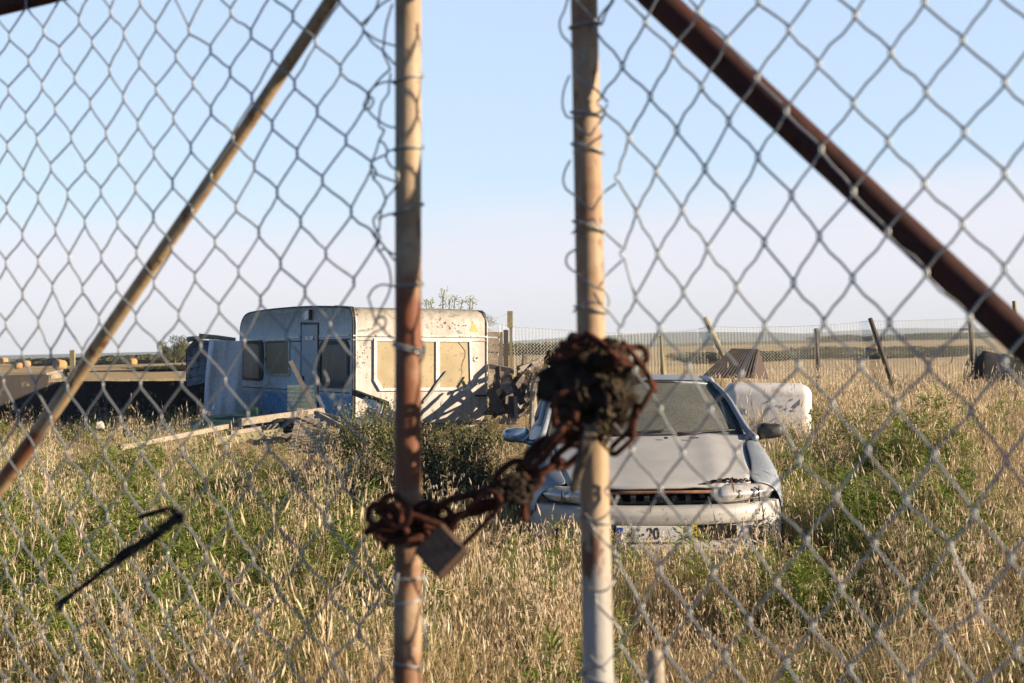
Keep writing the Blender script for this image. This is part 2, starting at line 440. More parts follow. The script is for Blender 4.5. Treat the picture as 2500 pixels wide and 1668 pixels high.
# top and bottom rails and hinge posts (mostly outside the frame)
ZT = 2.125
def rail(P, D, Nn, root, mat, L):
    a = P + D * .02 - Nn * .0; a = Vector((a.x, a.y, ZT)); b = a + D * L
    wpart(MB().tube([a, b], .013, 14, jit=.02), 'top_rail', mat, root, smooth=True)
    a2 = Vector((a.x, a.y, .12)); b2 = a2 + D * L
    wpart(MB().tube([a2, b2], .017, 12), 'bottom_rail', mat, root, smooth=True)
    wpart(MB().tube([Vector((b.x, b.y, 0)), Vector((b.x, b.y, ZT + .02))], .02, 14), 'hinge_post', mat, root, smooth=True)
rail(LP, LD, LN, left_gate, M['rust'], 1.25)
rail(RP, RD, RN, right_gate, M['rust_brace'], .95)

KL = lattice(left_knots, LP, LD, LN, .012, (.036, 1.235), (.13, 2.15), (-34, 34), (-24, 44))
KR = lattice(right_knots, RP, RD, RN, .008, (.018, .935), (.13, 2.11), (-30, 44), (-34, 34))
lps = lambda s_, y, o=0: LP + LD * s_ + LN * o + Vector((0, 0, -y - LP.z))
rps = lambda s_, y, o=0: RP + RD * s_ + RN * o + Vector((0, 0, -y - RP.z))
wpart(weave(KL, lps, .0015, .012, -1), 'chain_link_mesh', M['galv'], left_gate, smooth=True)
wpart(weave(KR, rps, .00155, .008, 1), 'chain_link_mesh', M['galv'], right_gate, smooth=True)

def smoothline(P, sub=4):
    P = [Vector(p) for p in P]; out = []
    for i in range(len(P) - 1):
        p0 = P[max(i - 1, 0)]; p1 = P[i]; p2 = P[i + 1]; p3 = P[min(i + 2, len(P) - 1)]
        for k in range(sub):
            t = k / sub
            out.append(.5 * ((2 * p1) + (p2 - p0) * t + (2 * p0 - 5 * p1 + 4 * p2 - p3) * t * t + (3 * p1 - p0 - 3 * p2 + p3) * t ** 3))
    out.append(P[-1]); return out
# loose selvage wires beside the left post   (photo pixels + offset towards the viewer in mm)
mb = MB()
def wl(pts, r=.0013, f=lpt, m=None):
    q = MB(); q.tube(smoothline([f(x, y, o / 1000) for x, y, o in pts]), r, 6)
    wpart(q, 'selvage_wire', M['galv'], left_gate if f is lpt else right_gate, smooth=True)
wl([(890,62,12),(902,45,12),(918,20,12),(930,-20,12)]); wl([(884,58,10),(905,38,10),(930,12,14),(958,-6,14)])
wl([(888,75,12),(915,95,12),(940,105,12),(965,112,5),(990,116,-22)]); wl([(958,10,14),(950,35,16),(942,65,12),(938,100,12),(936,130,12),(945,150,12),(953,170,12)])
wl([(890,78,12),(910,105,12),(935,125,12),(955,148,12),(968,160,5),(990,168,-22)])
wl([(952,170,12),(930,190,12),(915,208,12),(902,228,12),(892,248,14),(888,258,14),(893,268,14),(905,262,12),(912,245,12),(903,235,10),(895,232,12)])
wl([(954,178,14),(950,205,14),(948,228,14),(932,252,12),(926,285,12),(926,310,12),(938,318,14),(930,335,12),(925,345,12)])
wl([(896,265,12),(912,285,12),(940,305,12),(962,312,8),(990,318,-22)])
wl([(925,342,12),(938,352,14),(945,368,14),(943,385,12),(950,400,12),(962,412,6),(985,420,-22)])
wl([(925,345,12),(918,370,12),(910,390,12),(905,405,12),(908,425,14),(913,434,12),(918,420,10),(908,402,12)])
wl([(912,420,12),(930,430,12),(950,438,12),(968,445,6),(990,450,-22)])
wl([(910,436,12),(925,450,12),(936,470,12),(941,490,12),(935,505,12),(922,522,14),(912,535,14),(915,555,12),(924,565,12)])
wl([(968,415,18),(972,435,18),(962,462,16),(948,478,14),(941,490,12),(932,510,12),(928,540,12),(925,565,12)])
wl([(918,562,14),(928,580,12),(922,600,10),(924,612,12),(940,608,10),(955,618,10),(975,625,-20)])
wl([(905,560,12),(915,580,14),(930,592,10),(942,608,12),(958,630,12),(968,640,6)])
wl([(925,612,12),(938,630,12),(948,650,12),(952,665,12),(955,690,14),(953,702,14)])
wl([(953,700,14),(948,720,14),(935,745,14),(925,765,14),(918,785,12),(912,800,12)])
wl([(900,730,12),(905,745,12),(915,780,12),(932,800,12),(945,815,12),(962,830,6),(985,836,-22)])
wl([(915,785,12),(932,772,14),(942,782,14),(938,800,12),(922,808,12),(905,818,12),(888,842,12)])
wl([(885,1330,12),(905,1375,12),(925,1410,12),(945,1440,12),(962,1455,6),(985,1458,-22)])
wl([(870,1440,12),(900,1470,12),(930,1480,12),(945,1468,12),(962,1460,10)])
wl([(760,905,12),(775,928,14),(768,950,16),(778,975,14),(792,1000,12)]); wl([(810,960,12),(818,985,16),(806,1005,14),(822,1030,12)])
wl([(790,905,12),(800,930,14),(790,948,12),(780,955,10)])
wl([(775,1000,12),(790,1100,12),(800,1160,12),(798,1230,12),(812,1300,12)], .0012)
# tie wires round the left post
def ring(f, px, py, rpx, tilt, r=.0015, m=None, tail=None, turns=1.0, Yc=1.7, ph0=0):
    c = f(px, py, 0); rad = rpx / F * Yc + r; P = []
    for i in range(int(22 * turns) + 1):
        a = 2 * math.pi * i / 22 + ph0
        P.append(c + Vector((math.cos(a) * rad, -math.sin(a) * rad, math.cos(a) * tilt + .0009 * i / 22 * 3)))
    (m or mb).tube(P, r, 6)
for py, tl in ((197, .004), (366, .001), (515, .006), (699, .001), (848, -.004), (856, -.005), (1468, .003), (1410, .0), (1620, -.003)):
    tw_ = MB(); ring(lpt, 996.5, py, 33.5, tl, m=tw_); wpart(tw_, 'tie_wire', M['galv'], left_gate, smooth=True)
wl([(1030,830,14),(1036,850,22),(1034,870,20),(1026,885,16)]); wl([(965,700,16),(935,695,14),(912,705,12),(898,728,12)])
wl([(965,198,16),(945,200,12),(925,205,12),(905,220,12),(895,235,12)]); wl([(965,367,16),(950,368,12),(942,378,12),(925,385,12),(908,395,12)])
wl([(965,520,16),(945,525,12),(922,535,12)])
wl([(963,1430,24),(972,1400,26),(966,1440,26),(962,1455,22)]); wl([(1032,1400,20),(1038,1430,20),(1030,1460,20)]); wl([(1030,1500,20),(1040,1560,20),(1032,1590,22)])
# mesh edge lashed round the right post
mb = MB()
wr = lambda pts, r=.0013: wl(pts, r, rpt)
wr([(1388,-10,6),(1378,25,6),(1366,55,8),(1372,85,6),(1390,105,18),(1398,120,22),(1412,128,24),(1425,140,24),(1415,158,24),(1402,168,24)])
wr([(1402,172,22),(1420,195,24),(1450,215,24),(1470,235,14),(1484,250,8)])
wr([(1390,185,10),(1378,215,4),(1373,250,4),(1378,275,6),(1390,288,18),(1420,285,24),(1455,278,18),(1475,268,10),(1483,255,8)])
wr([(1400,303,22),(1420,318,24),(1440,330,24),(1452,315,20),(1470,290,10),(1480,270,8)])
wr([(1392,392,10),(1380,415,4),(1375,440,4),(1381,460,6),(1395,472,20),(1420,492,24),(1445,512,24),(1460,490,20),(1478,468,10),(1504,448,8)])
wr([(1397,570,8),(1415,552,20),(1445,535,24),(1458,545,22),(1480,570,12),(1518,605,8)])
wr([(1404,610,8),(1386,622,2),(1382,640,4),(1390,655,10),(1415,672,24),(1455,702,24),(1470,690,18),(1485,668,10),(1519,636,8)])
wr([(1400,762,8),(1415,748,20),(1445,738,24),(1470,745,18),(1486,760,12),(1512,795,8)])
wr([(1460,705,24),(1478,712,16),(1488,735,10),(1480,755,14),(1462,735,24),(1450,715,24)])
wr([(1400,372,10),(1425,362,22),(1450,345,24),(1472,330,14)]); wr([(1405,0,22),(1430,25,24),(1452,48,22),(1468,60,10),(1480,30,8),(1500,0,8)])
wr([(1418,1232,14),(1430,1255,22),(1448,1272,24),(1475,1262,22),(1495,1240,14),(1508,1210,8)])
wr([(1410,1268,10),(1440,1278,24),(1455,1300,24),(1478,1325,22),(1500,1348,12),(1514,1362,8)])
wr([(1425,1430,14),(1455,1445,26),(1485,1438,24),(1502,1410,12),(1505,1385,8)])
wr([(1455,1448,26),(1458,1475,26),(1485,1505,22),(1508,1530,12),(1522,1560,8)])
wr([(1415,1650,14),(1440,1628,24),(1470,1628,26),(1498,1600,12),(1515,1580,8)]); wr([(1440,1600,24),(1465,1628,26),(1480,1640,24)])
for py, tl in ((66, .002), (282, -.003), (365, -.006), (556, -.007), (758, -.004), (1272, -.002), (1655, -.006)):
    tw_ = MB(); ring(rpt, 1427 + py * .021, py, 35.5 + py * .003, tl, m=tw_); wpart(tw_, 'tie_wire', M['galv'], right_gate, smooth=True)

# rusty chain: oval links along a path, alternately turned
def link(mb, c, t, n, L, W, r):
    t = t.normalized(); n = (n - t * n.dot(t)).normalized()
    P = []
    for i in range(21):
        a = 2 * math.pi * i / 20
        P.append(c + t * ((L / 2 - W / 2) * (1 if math.cos(a) > 0 else -1) * min(1, abs(math.cos(a)) * 4) + math.cos(a) * W / 2) + n * math.sin(a) * W / 2)
    mb.tube(P, r, 8, cap=False, jit=.06)
def chain_path(root, pts, f, L=.038, W=.024, r=.0043):
    P = smoothline([f(x, y, o / 1000) for x, y, o in pts], 12)
    acc = 0; last = P[0]; k = 0; nxt = 0
    for i in range(1, len(P)):
        acc += (P[i] - P[i - 1]).length
        if acc >= nxt:
            t = (P[min(i + 2, len(P) - 1)] - P[max(i - 2, 0)])
            n = Vector((0, -1, .15)) if k % 2 else t.cross(Vector((0, -1, 0)))
            n = n + Vector((random.uniform(-.5, .5), random.uniform(-.5, .5), random.uniform(-.3, .3))) * .6
            m2 = MB(); link(m2, P[i], t, n, L, W, r); wpart(m2, 'link', M['rust'], root, smooth=True)
            k += 1; nxt += L - 2.1 * r
base = Vector((LP + RP) / 2); 
gp = lambda x, y, o=0: at(x, y, 1.66 - o)
chn = empty('rusty_chain', gp(1250, 1180), 'rusty chain looped round both gate posts and sagging between them', 'chain')
chain_path(chn, [(1030,1262,0),(1075,1232,0),(1130,1212,5),(1180,1200,10),(1230,1172,10),(1290,1125,15),(1345,1085,20),(1395,1060,30)], gp)
chain_path(chn, [(1035,1262,20),(1085,1278,25),(1118,1285,25)], gp, .075, .024)
chain_path(chn, [(1060,1262,15),(1110,1262,10),(1160,1245,10),(1215,1222,15),(1262,1195,15),(1320,1155,15),(1370,1125,10),(1420,1080,20)], gp)
chain_path(chn, [(1290,1190,20),(1282,1225,25),(1284,1270,25)], gp, .03, .02)
# turns round the left post
def post_turn(root, f, px, py, rp, tilt, ph, n, L=.036, W=.023, r=.0042, drop=0):
    c = f(px, py, 0)
    for i in range(n):
        a = ph + 2 * math.pi * i / n
        rad = rp / F * 1.7 + r * 2.2
        p = c + Vector((math.cos(a) * rad, -math.sin(a) * rad, math.cos(a) * tilt + drop * i / n))
        t = Vector((-math.sin(a), -math.cos(a), -math.sin(a) * tilt / rad)); nn = Vector((0, 0, 1)) if i % 2 else Vector((math.cos(a), -math.sin(a), 0))
        m2 = MB(); link(m2, p, t, nn + Vector((random.uniform(-.3, .3), random.uniform(-.3, .3), random.uniform(-.3, .3))), L, W, r); wpart(m2, 'link', M['rust'], root, smooth=True)
post_turn(chn, lpt, 996, 1262, 33, -.004, .4, 8, L=.036)
post_turn(chn, lpt, 992, 1302, 34, .003, 2.2, 7, L=.038)
for c0, tt, nn, L, W in  [((938,1262,.035), (1,0,-.35), (.2,-.3,1), .038, .03), ((925,1280,.02), (1,.2,.6), (0,-1,.2), .034, .022), ((965,1248,.045), (.7,-.1,-.9), (1,-.2,.7), .038, .028), ((955,1300,.03), (1,0,-.2), (0,-.4,1), .036, .024)]:
    m2 = MB(); link(m2, gp(*c0), Vector(tt), Vector(nn), L, W, .004); wpart(m2, 'link', M['rust'], chn, smooth=True)
post_turn(chn, rpt, 1447, 858, 36, -.008, .3, 7, L=.04, W=.025, r=.004)
chain_path(chn, [(1400,850,45),(1450,832,55),(1500,862,55),(1545,868,45),(1552,850,40)], gp, .045, .019, .0036)
chain_path(chn, [(1545,865,40),(1572,900,40),(1590,945,35),(1572,985,35),(1548,1020,35),(1540,1055,35),(1515,1085,35),(1480,1100,20)], gp, .036, .018, .0033)
chain_path(chn, [(1380,1000,45),(1370,1050,45),(1330,1090,35),(1290,1130,30)], gp, .04, .024, .0045)
# padlock hanging from the chain
plk = empty('padlock', gp(1080, 1345, .035), 'tarnished brass padlock hanging tilted from the rusty chain', 'padlock')
cc = gp(1079, 1346, .045)
e1 = (gp(1142, 1332, .045) - gp(1082, 1402, .045)); e2 = (gp(1142, 1332, .045) - gp(1075, 1290, .045))
ax_u = -(gp(1142, 1332) - gp(1075, 1290)).normalized(); 
up_ = (gp(1108, 1311) - gp(1048, 1372)).normalized()
ru = (gp(1142, 1332) - gp(1075, 1290)).normalized(); ru = (ru - up_ * ru.dot(up_)).normalized(); rn = ru.cross(up_)
ROT = Matrix((ru, rn, up_)).transposed()
ROT = ROT @ Matrix.Rotation(R(24), 3, 'Z')
mb = MB(); mb.box(cc, (.045, .019, .046), ROT, .003); wpart(mb, 'lock_body', M['lock'], plk)
mb = MB(); P = []
for (u_, w_) in [(.013, .015), (.013, .055), (.013, .075), (.010, .085), (0, .090), (-.010, .085), (-.013, .075), (-.013, .05), (-.013, .015)]:
    P.append(cc + ROT @ Vector((u_, 0, w_)))
mb.tube(smoothline(P, 3), .0034, 10); wpart(mb, 'shackle', M['rust'], plk, smooth=True)
mb = MB(); mb.tube([cc + ROT @ Vector((0, 0, -.0206)), cc + ROT @ Vector((0, 0, -.0222))], .006, 12); wpart(mb, 'keyhole', M['rust'], plk)

# rag bundled round the right post under the chain
from mathutils import noise as mn
mb = MB()
axis = [(1452, 832), (1448, 870), (1444, 920), (1446, 970), (1450, 1010), (1448, 1045), (1436, 1075)]
rad = [.022, .042, .048, .044, .037, .027, .018]
nu, nv = 56, 44
V = []
for j in range(nv + 1):
    t = j / nv * (len(axis) - 1); k = min(int(t), len(axis) - 2); f = t - k
    c = rpt(axis[k][0] * (1 - f) + axis[k + 1][0] * f, axis[k][1] * (1 - f) + axis[k + 1][1] * f, .006)
    rr = rad[k] * (1 - f) + rad[k + 1] * f
    for i in range(nu):
        a = 2 * math.pi * i / nu
        q = Vector((math.cos(a), -math.sin(a), 0))
        w = c + q * rr
        fold = .34 * abs(math.sin(a * 1.5 + j * .33 + 2 * mn.noise(w * 22))) + .5 * mn.noise(w * 45) + .28 * mn.noise(w * 120) + .3 * mn.noise(w * 18)
        V.append(c + q * rr * (.82 + fold) + Vector((0, 0, .010 * mn.noise(w * 70 + Vector((3, 1, 2))))))
Fc = [(j * nu + i, j * nu + (i + 1) % nu, (j + 1) * nu + (i + 1) % nu, (j + 1) * nu + i) for j in range(nv) for i in range(nu)]
mb.add(V, Fc)
for q in range(16):   # frayed strands
    x, y = random.uniform(1400, 1500), random.uniform(850, 1060)
    P = [gp(x + random.uniform(-8, 8) * k + (4 * k if q % 2 else -4 * k), y + random.uniform(4, 14) * k, .06 - .003 * k) for k in range(5)]
    mb.tube(smoothline(P, 2), [.0020 * random.uniform(.6, 1.6)] * (4 * 2 + 1), 5)
wthing(mb, 'rag_bundle', M['rag'], 'dark mouldy rag bundle knotted round the right gate post', 'rag', smooth=True)
mb = MB()
for q in range(7):
    o = q * 4 - 12
    P = [gp(1445 + o * .8, 1040, .05), gp(1432 + o * .8, 1085, .055), gp(1420 + o * .6, 1120, .05), gp(1408 + o * .5, 1160, .045), gp(1400 + o * .4 + random.uniform(-5, 5), 1198 + random.uniform(-12, 8), .04)]
    mb.tube(smoothline(P, 3), [.0042 * (1 - .04 * i) for i in range(13)], 7, jit=.1)
wthing(mb, 'rag_tail', mat_mottle('grey_rag', (.09, .07, .05), (.17, .14, .10), 30, 1, bs=.6, spec=.05), 'twisted grey cloth tail hanging from the rag on the right post', 'rag', smooth=True)
mb = MB()
for q in range(16):
    x0, y0 = 1262 + random.uniform(-22, 22), 1195 + random.uniform(-18, 18)
    a0 = random.uniform(0, 6.28); P = []
    for k in range(9):
        a = a0 + k * .8
        P.append(gp(x0 + math.cos(a) * random.uniform(14, 30), y0 + math.sin(a) * random.uniform(10, 22), .03 + .012 * math.sin(k)))
    mb.tube(smoothline(P, 2), .0028, 6, jit=.15)
wthing(mb, 'rope_knot', M['rag'], 'frayed dark rope knot tied in the middle of the chain', 'rope', smooth=True)
# frayed black cord tied to the left mesh
mb = MB()
lp2 = lambda x, y, o=0: lpt(x, y, .02 + o)
for q in range(22):
    j = lambda s: random.uniform(-s, s)
    P = [lp2(438 + j(11), 1256 + j(13)), lp2(405 + j(10), 1288 + j(10), j(.006)), lp2(360 + j(12), 1318 + j(11), j(.006)), lp2(310 + j(12), 1352 + j(11), j(.005)), lp2(262 + j(5), 1385 + j(5), j(.004)), lp2(215 + j(4), 1422 + j(4)), lp2(170 + j(4), 1455 + j(5)), lp2(140 + j(10), 1485 + j(10))]
    if q % 3 == 0: P = P[:5]
    mb.tube(smoothline(P, 3), random.choice((.0011, .0016, .0022)), 5, jit=.3)
for q in range(60):
    k = random.random(); x0 = 438 - 290 * k; y0 = 1258 + 210 * k
    P = [lp2(x0, y0), lp2(x0 + random.uniform(-14, 14), y0 + random.uniform(-14, 14), random.uniform(-.004, .008)), lp2(x0 + random.uniform(-24, 24), y0 + random.uniform(-20, 24), random.uniform(-.004, .01))]
    mb.tube(smoothline(P, 3), .0006, 4)
for q in range(7):
    P = [lp2(440 + random.uniform(-9, 9), 1255 + random.uniform(-9, 9)), lp2(410, 1246 + random.uniform(-7, 7)), lp2(370, 1254 + random.uniform(-5, 5)), lp2(338 + random.uniform(-10, 6), 1263 + random.uniform(-4, 5))]
    mb.tube(smoothline(P, 3), .0015, 5)
for q in range(14):
    a0 = random.uniform(0, 6.28)
    P = [lp2(436 + math.cos(a0 + k) * random.uniform(6, 17), 1262 + math.sin(a0 + k) * random.uniform(6, 18), random.uniform(0, .01)) for k in range(7)]
    mb.tube(smoothline(P, 2), .0017, 5)
wthing(mb, 'frayed_cord', M['cord'], 'frayed black cord knotted onto the mesh of the left gate leaf', 'cord', smooth=True)
# blurred stake at the bottom
mb = MB(); P = [at(1597, 1586, 1.95), at(1598, 1610, 1.95), at(1600, 1668, 1.95), at(1602, 2300, 1.95), at(1605, 3650, 1.95)]
mb.tube(smoothline(P, 4), [.006, .009, .0105, .0112] + [.0125] * 13, 9, jit=.06)
wthing(mb, 'wooden_stake', M['wood'], 'pale worn wooden stake end standing behind the right gate mesh', 'stake', smooth=True)
# ------------------------------------------------------------------ the abandoned car
def mat_paint():
    m, nt, b = newmat('dusty_silver_paint'); v = coords(nt)
    n = nz(nt, v, 3, 6, .65); n2 = nz(nt, v, 40, 5, .7); n3 = nz(nt, v, 9, 5, .7)
    col = mix(nt, ramp(nt, n, [(.35, 0), (.65, 1)]), (.25, .29, .34), (.32, .35, .38))
    col = mix(nt, ramp(nt, n2, [(.45, 0), (.7, .5)]), col, (.47, .43, .36))
    col = mix(nt, ramp(nt, n3, [(.66, 0), (.71, .8)]), col, (.22, .17, .13))
    nt.links.new(col, b.inputs['Base Color']); b.inputs['Metallic'].default_value = .35
    nt.links.new(ramp(nt, n2, [(.3, .38), (.7, .62)]), b.inputs['Roughness'])
    bump(nt, b, n2, .08, .001)
    return m
M['paint'] = mat_paint()
M['hoodpaint'] = mat_mottle('dusty_hood_paint', (.41, .405, .385), (.48, .46, .43), 5, .55, .05, c3=(.26, .20, .14), s3=26, lo3=.66, hi3=.74, bs=.08, bd=.001)
M['bumper'] = mat_mottle('faded_bumper_plastic', (.40, .385, .35), (.50, .475, .43), 6, .55, 0, c3=(.27, .22, .16), s3=18, lo3=.60, hi3=.70, bs=.15)
M['blackpl'] = mat_mottle('sun_faded_black_plastic', (.018, .018, .018), (.04, .038, .034), 14, .5)
M['void'] = mat_mottle('painted_void_dark', (.012, .011, .010), (.03, .025, .02), 12, .95)  # near-black that stands in for shade inside openings
def mat_glass(name, dust, fac, tint=(.05, .06, .055), crack=False):
    m = bpy.data.materials.new(name); m.use_nodes = True; nt = m.node_tree
    b = nt.nodes['Principled BSDF']; out = nt.nodes['Material Output']; v = coords(nt)
    b.inputs['Roughness'].default_value = .75; b.inputs['Specular IOR Level'].default_value = .5
    b.inputs['Coat Weight'].default_value = .35; b.inputs['Coat Roughness'].default_value = .12
    n = nz(nt, v, 60, 5, .75); n2 = nz(nt, v, 4, 4, .6)
    col = mix(nt, ramp(nt, n, [(.35, 0), (.7, 1)]), tuple(c * .55 for c in dust), dust)
    if crack:
        vo = N(nt, 'ShaderNodeTexVoronoi', feature='DISTANCE_TO_EDGE'); vo.inputs['Scale'].default_value = 16
        nt.links.new(v, vo.inputs['Vector'])
        col = mix(nt, ramp(nt, vo.outputs['Distance'], [(0, .55), (.035, 0)]), col, (.015, .015, .014))
    nt.links.new(col, b.inputs['Base Color'])
    gl = nt.nodes.new('ShaderNodeBsdfTransparent'); gl.inputs[0].default_value = (.55, .6, .57, 1)
    mx = nt.nodes.new('ShaderNodeMixShader')
    f = ramp(nt, n2, [(.3, max(fac - .12, 0)), (.7, min(fac + .1, 1))]); nt.links.new(f, mx.inputs[0])
    nt.links.new(gl.outputs[0], mx.inputs[1]); nt.links.new(b.outputs[0], mx.inputs[2]); nt.links.new(mx.outputs[0], out.inputs[0])
    return m
M['wind'] = mat_glass('dusty_crazed_windscreen', (.20, .20, .17), .78, crack=True)
M['sideg'] = mat_glass('dusty_side_glass', (.08, .085, .08), .6)
car = empty('abandoned_car', Vector((.945, 9.16, -.03)), 'abandoned silver hatchback with dusty cracked windscreen and missing grille, sunk in the grass', 'car')
car.rotation_euler = (0, R(.3), R(-.4))
def sub_(o, lv=2):
    m = o.modifiers.new('sub', 'SUBSURF'); m.levels = lv; m.render_levels = lv; return o
def mir(p): return (-p[0], p[1], p[2])
def plan(x): return .40 * (abs(x) / .86) ** 2.6
def loft(name, stations, mat, side=0, sub=2, solid=.01, parent=None):
    """stations: list of (y, [(x,z)...]) half sections; side +-1"""
    mb = MB(); n = len(stations[0][1]); V = []
    for y, s in stations:
        for q in s: V.append((q[0] * side, y + (q[2] if len(q) > 2 else 0), q[1]))
    Fc = []
    for i in range(len(stations) - 1):
        for k in range(n - 1):
            f = (i * n + k, i * n + k + 1, (i + 1) * n + k + 1, (i + 1) * n + k)
            Fc.append(f if side < 0 else f[::-1])
    mb.add(V, Fc)
    o = mb.build(name, mat, parent or car, smooth=True)
    m = o.modifiers.new('solid', 'SOLIDIFY'); m.thickness = solid; m.offset = 0
    return sub_(o, sub)
SEC = [  # fender / door flank from shut line outwards and down
 (.16, [(.60, .700, .06), (.70, .685, .10), (.775, .645, .15), (.812, .58, .19), (.822, .54, .20), (.822, .50, .20)]),
 (.30, [(.625, .735, .06), (.73, .722, .09), (.80, .685, .11), (.838, .61, .13), (.846, .56, .13), (.846, .52, .13)]),
 (.55, [(.655, .80), (.755, .79), (.822, .745), (.858, .67), (.862, .56), (.858, .40)]),
 (.80, [(.672, .862), (.772, .855), (.832, .805), (.866, .70), (.868, .56), (.862, .58)]),
 (1.08, [(.695, .918), (.775, .915), (.832, .86), (.866, .74), (.868, .56), (.860, .30)]),
 (1.34, [(.712, .955), (.775, .945), (.832, .885), (.866, .75), (.868, .56), (.858, .25)]),
 (1.9, [(.735, .965), (.775, .955), (.836, .89), (.868, .75), (.868, .56), (.858, .25)]),
 (2.8, [(.735, .975), (.775, .965), (.836, .90), (.868, .76), (.868, .56), (.858, .25)]),
 (3.4, [(.72, .985), (.765, .97), (.826, .91), (.858, .77), (.86, .56), (.85, .40)]),
 (3.85, [(.66, .99), (.71, .97), (.77, .91), (.80, .77), (.80, .56), (.79, .35)]),
]
for s in (-1, 1):
    loft('fender', SEC[:5], M['paint'], s)
    loft('door_panel', SEC[4:8], M['paint'], s)
    loft('rear_quarter', SEC[7:], M['paint'], s)
# bonnet
def hood(u, v):
    x = (u * 2 - 1); w = .598 + .110 * v + .018 * math.sin(v * math.pi)
    y = .10 + 1.02 * v + (.10 * (1 - v) - .0) * abs(x) ** 2.2 + .10 * v * abs(x) ** 2
    z = .695 + .262 * (v ** .88) - .014 * x * x + .012 * math.exp(-((abs(x) - .62) / .12) ** 2) - .016 * math.exp(-v / .05)
    if v < .12 and x > .25: z += .012 * (1 - v / .12) * math.sin((x - .25) * 14) * .6
    return (x * w, y, z)
mb = MB(); mb.grid(hood, 28, 24); o = mb.build('bonnet', M['hoodpaint'], car, smooth=True)
m = o.modifiers.new('s', 'SOLIDIFY'); m.thickness = .014; m.offset = -1
hoodo = o
mb = MB()   # flaking rust along the lifted right front edge, and a rust hole near the windscreen
for k in range(26):
    x = .30 + k * .0115 + random.uniform(-.004, .004)
    mb.box((x, .118 + .10 * (x / .6) ** 2.2 + random.uniform(-.01, .012), .703 + random.uniform(-.006, .012) + .01 * math.sin(k / 26 * 3.1)), (.024, .03, .005), Matrix.Rotation(random.uniform(-.5, .5), 3, 'X') @ Matrix.Rotation(random.uniform(-.5, .5), 3, 'Y'))
mb.build('rust_flakes', M['rust'], hoodo); mb = MB()
for k in range(5): mb.box((.30 + k * .012, .985 + random.uniform(-.004, .004), .9405 + random.uniform(-.001, .001)), (.018, .012, .004), Matrix.Rotation(.25, 3, 'X'))
mb.build('rust_spot', M['rust'], hoodo)
mb = MB(); mb.box((.125, .99, .944), (.03, .018, .012), Matrix.Rotation(.25, 3, 'X'), .004); mb.build('washer_jet', M['blackpl'], hoodo)
# near-black sheets painted as the shade of engine bay, shut lines and grille gap
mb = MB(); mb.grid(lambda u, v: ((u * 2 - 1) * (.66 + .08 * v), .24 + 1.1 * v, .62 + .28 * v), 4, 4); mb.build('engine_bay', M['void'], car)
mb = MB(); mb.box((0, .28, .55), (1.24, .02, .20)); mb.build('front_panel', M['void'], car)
mb = MB(); mb.tube([(-.42, .13, .648), (-.2, .10, .652), (.1, .098, .650), (.42, .13, .646)], .011, 6, jit=.1); mb.build('cross_member', mat_mottle('rusty_bar', (.13, .06, .035), (.24, .12, .07), 20, .85), car, smooth=True)
mb = MB()
for k in range(9): mb.box((-.36 + k * .09, .17, .60 + random.uniform(-.01, .02)), (.035, .05, random.uniform(.02, .07)), Matrix.Rotation(random.uniform(-.3, .3), 3, 'Y'))
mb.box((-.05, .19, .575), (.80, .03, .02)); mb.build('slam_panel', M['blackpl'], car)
# headlights
def mat_lens():
    m, nt, b = newmat('cloudy_headlight_lens'); v = coords(nt)
    n = nz(nt, coords(nt, (60, 3, 3)), 1, 2, .5); n2 = nz(nt, v, 14, 5, .7)
    col = mix(nt, ramp(nt, n2, [(.35, 0), (.7, 1)]), (.72, .70, .66), (.46, .43, .39))
    nt.links.new(col, b.inputs['Base Color']); b.inputs['Metallic'].default_value = .25
    b.inputs['Roughness'].default_value = .28; b.inputs['Coat Weight'].default_value = .8; b.inputs['Coat Roughness'].default_value = .06
    bump(nt, b, n, .35, .004); return m
M['lens'] = mat_lens()
M['chrome'] = mat_mottle('dull_reflector', (.55, .55, .54), (.7, .7, .68), 10, .25, .9)
for s in (-1, 1):
    def lens(u, v):
        x = .345 + .425 * u
        e = 1 - abs(2 * u - 1) ** 5
        top = .694 - .012 * u; bot = .562 + .028 * u
        if u < .25: top -= .03 * (1 - u / .25) ** 2; bot += .02 * (1 - u / .25) ** 2
        if u > .8: top -= .035 * ((u - .8) / .2) ** 2; bot += .03 * ((u - .8) / .2) ** 2
        z = bot + (top - bot) * v
        y = .012 + plan(x) * .86 + .055 * (2 * v - 1) ** 2 + .035 * max(0, 2 * v - 1) ** 1.5 + .05 * (1 - max(e, 0))
        return (s * x, y, z)
    h = MB(); h.grid(lens, 22, 12)
    if s < 0: h.f = [f[::-1] for f in h.f]
    ho = h.build('headlight', M['lens'], car, smooth=True)
    mm = ho.modifiers.new('s', 'SOLIDIFY'); mm.thickness = .02; mm.offset = -1
    rim = MB(); P = [lens(i / 20, 0) for i in range(21)] + [lens(1, j / 6) for j in range(1, 7)]
    rim.tube([(p[0], p[1] - .002, p[2] - .004) for p in P], .006, 6); rim.build('lens_seal', M['blackpl'], ho, smooth=True)
    for cx in (.50, .60):
        b2 = MB(); ctr = Vector((s * cx, .004 + plan(cx) * .86 + .02, .625)); b2.tube([ctr, ctr + Vector((0, -.012, 0))], [.034, .022], 16); b2.build('bulb_reflector', M['chrome'], ho, smooth=True)
    d = MB(); xs = s * .648; d.box((xs, .018 + plan(.648) * .86 , .622), (.006, .02, .10)); d.build('lens_divider', M['blackpl'], ho)
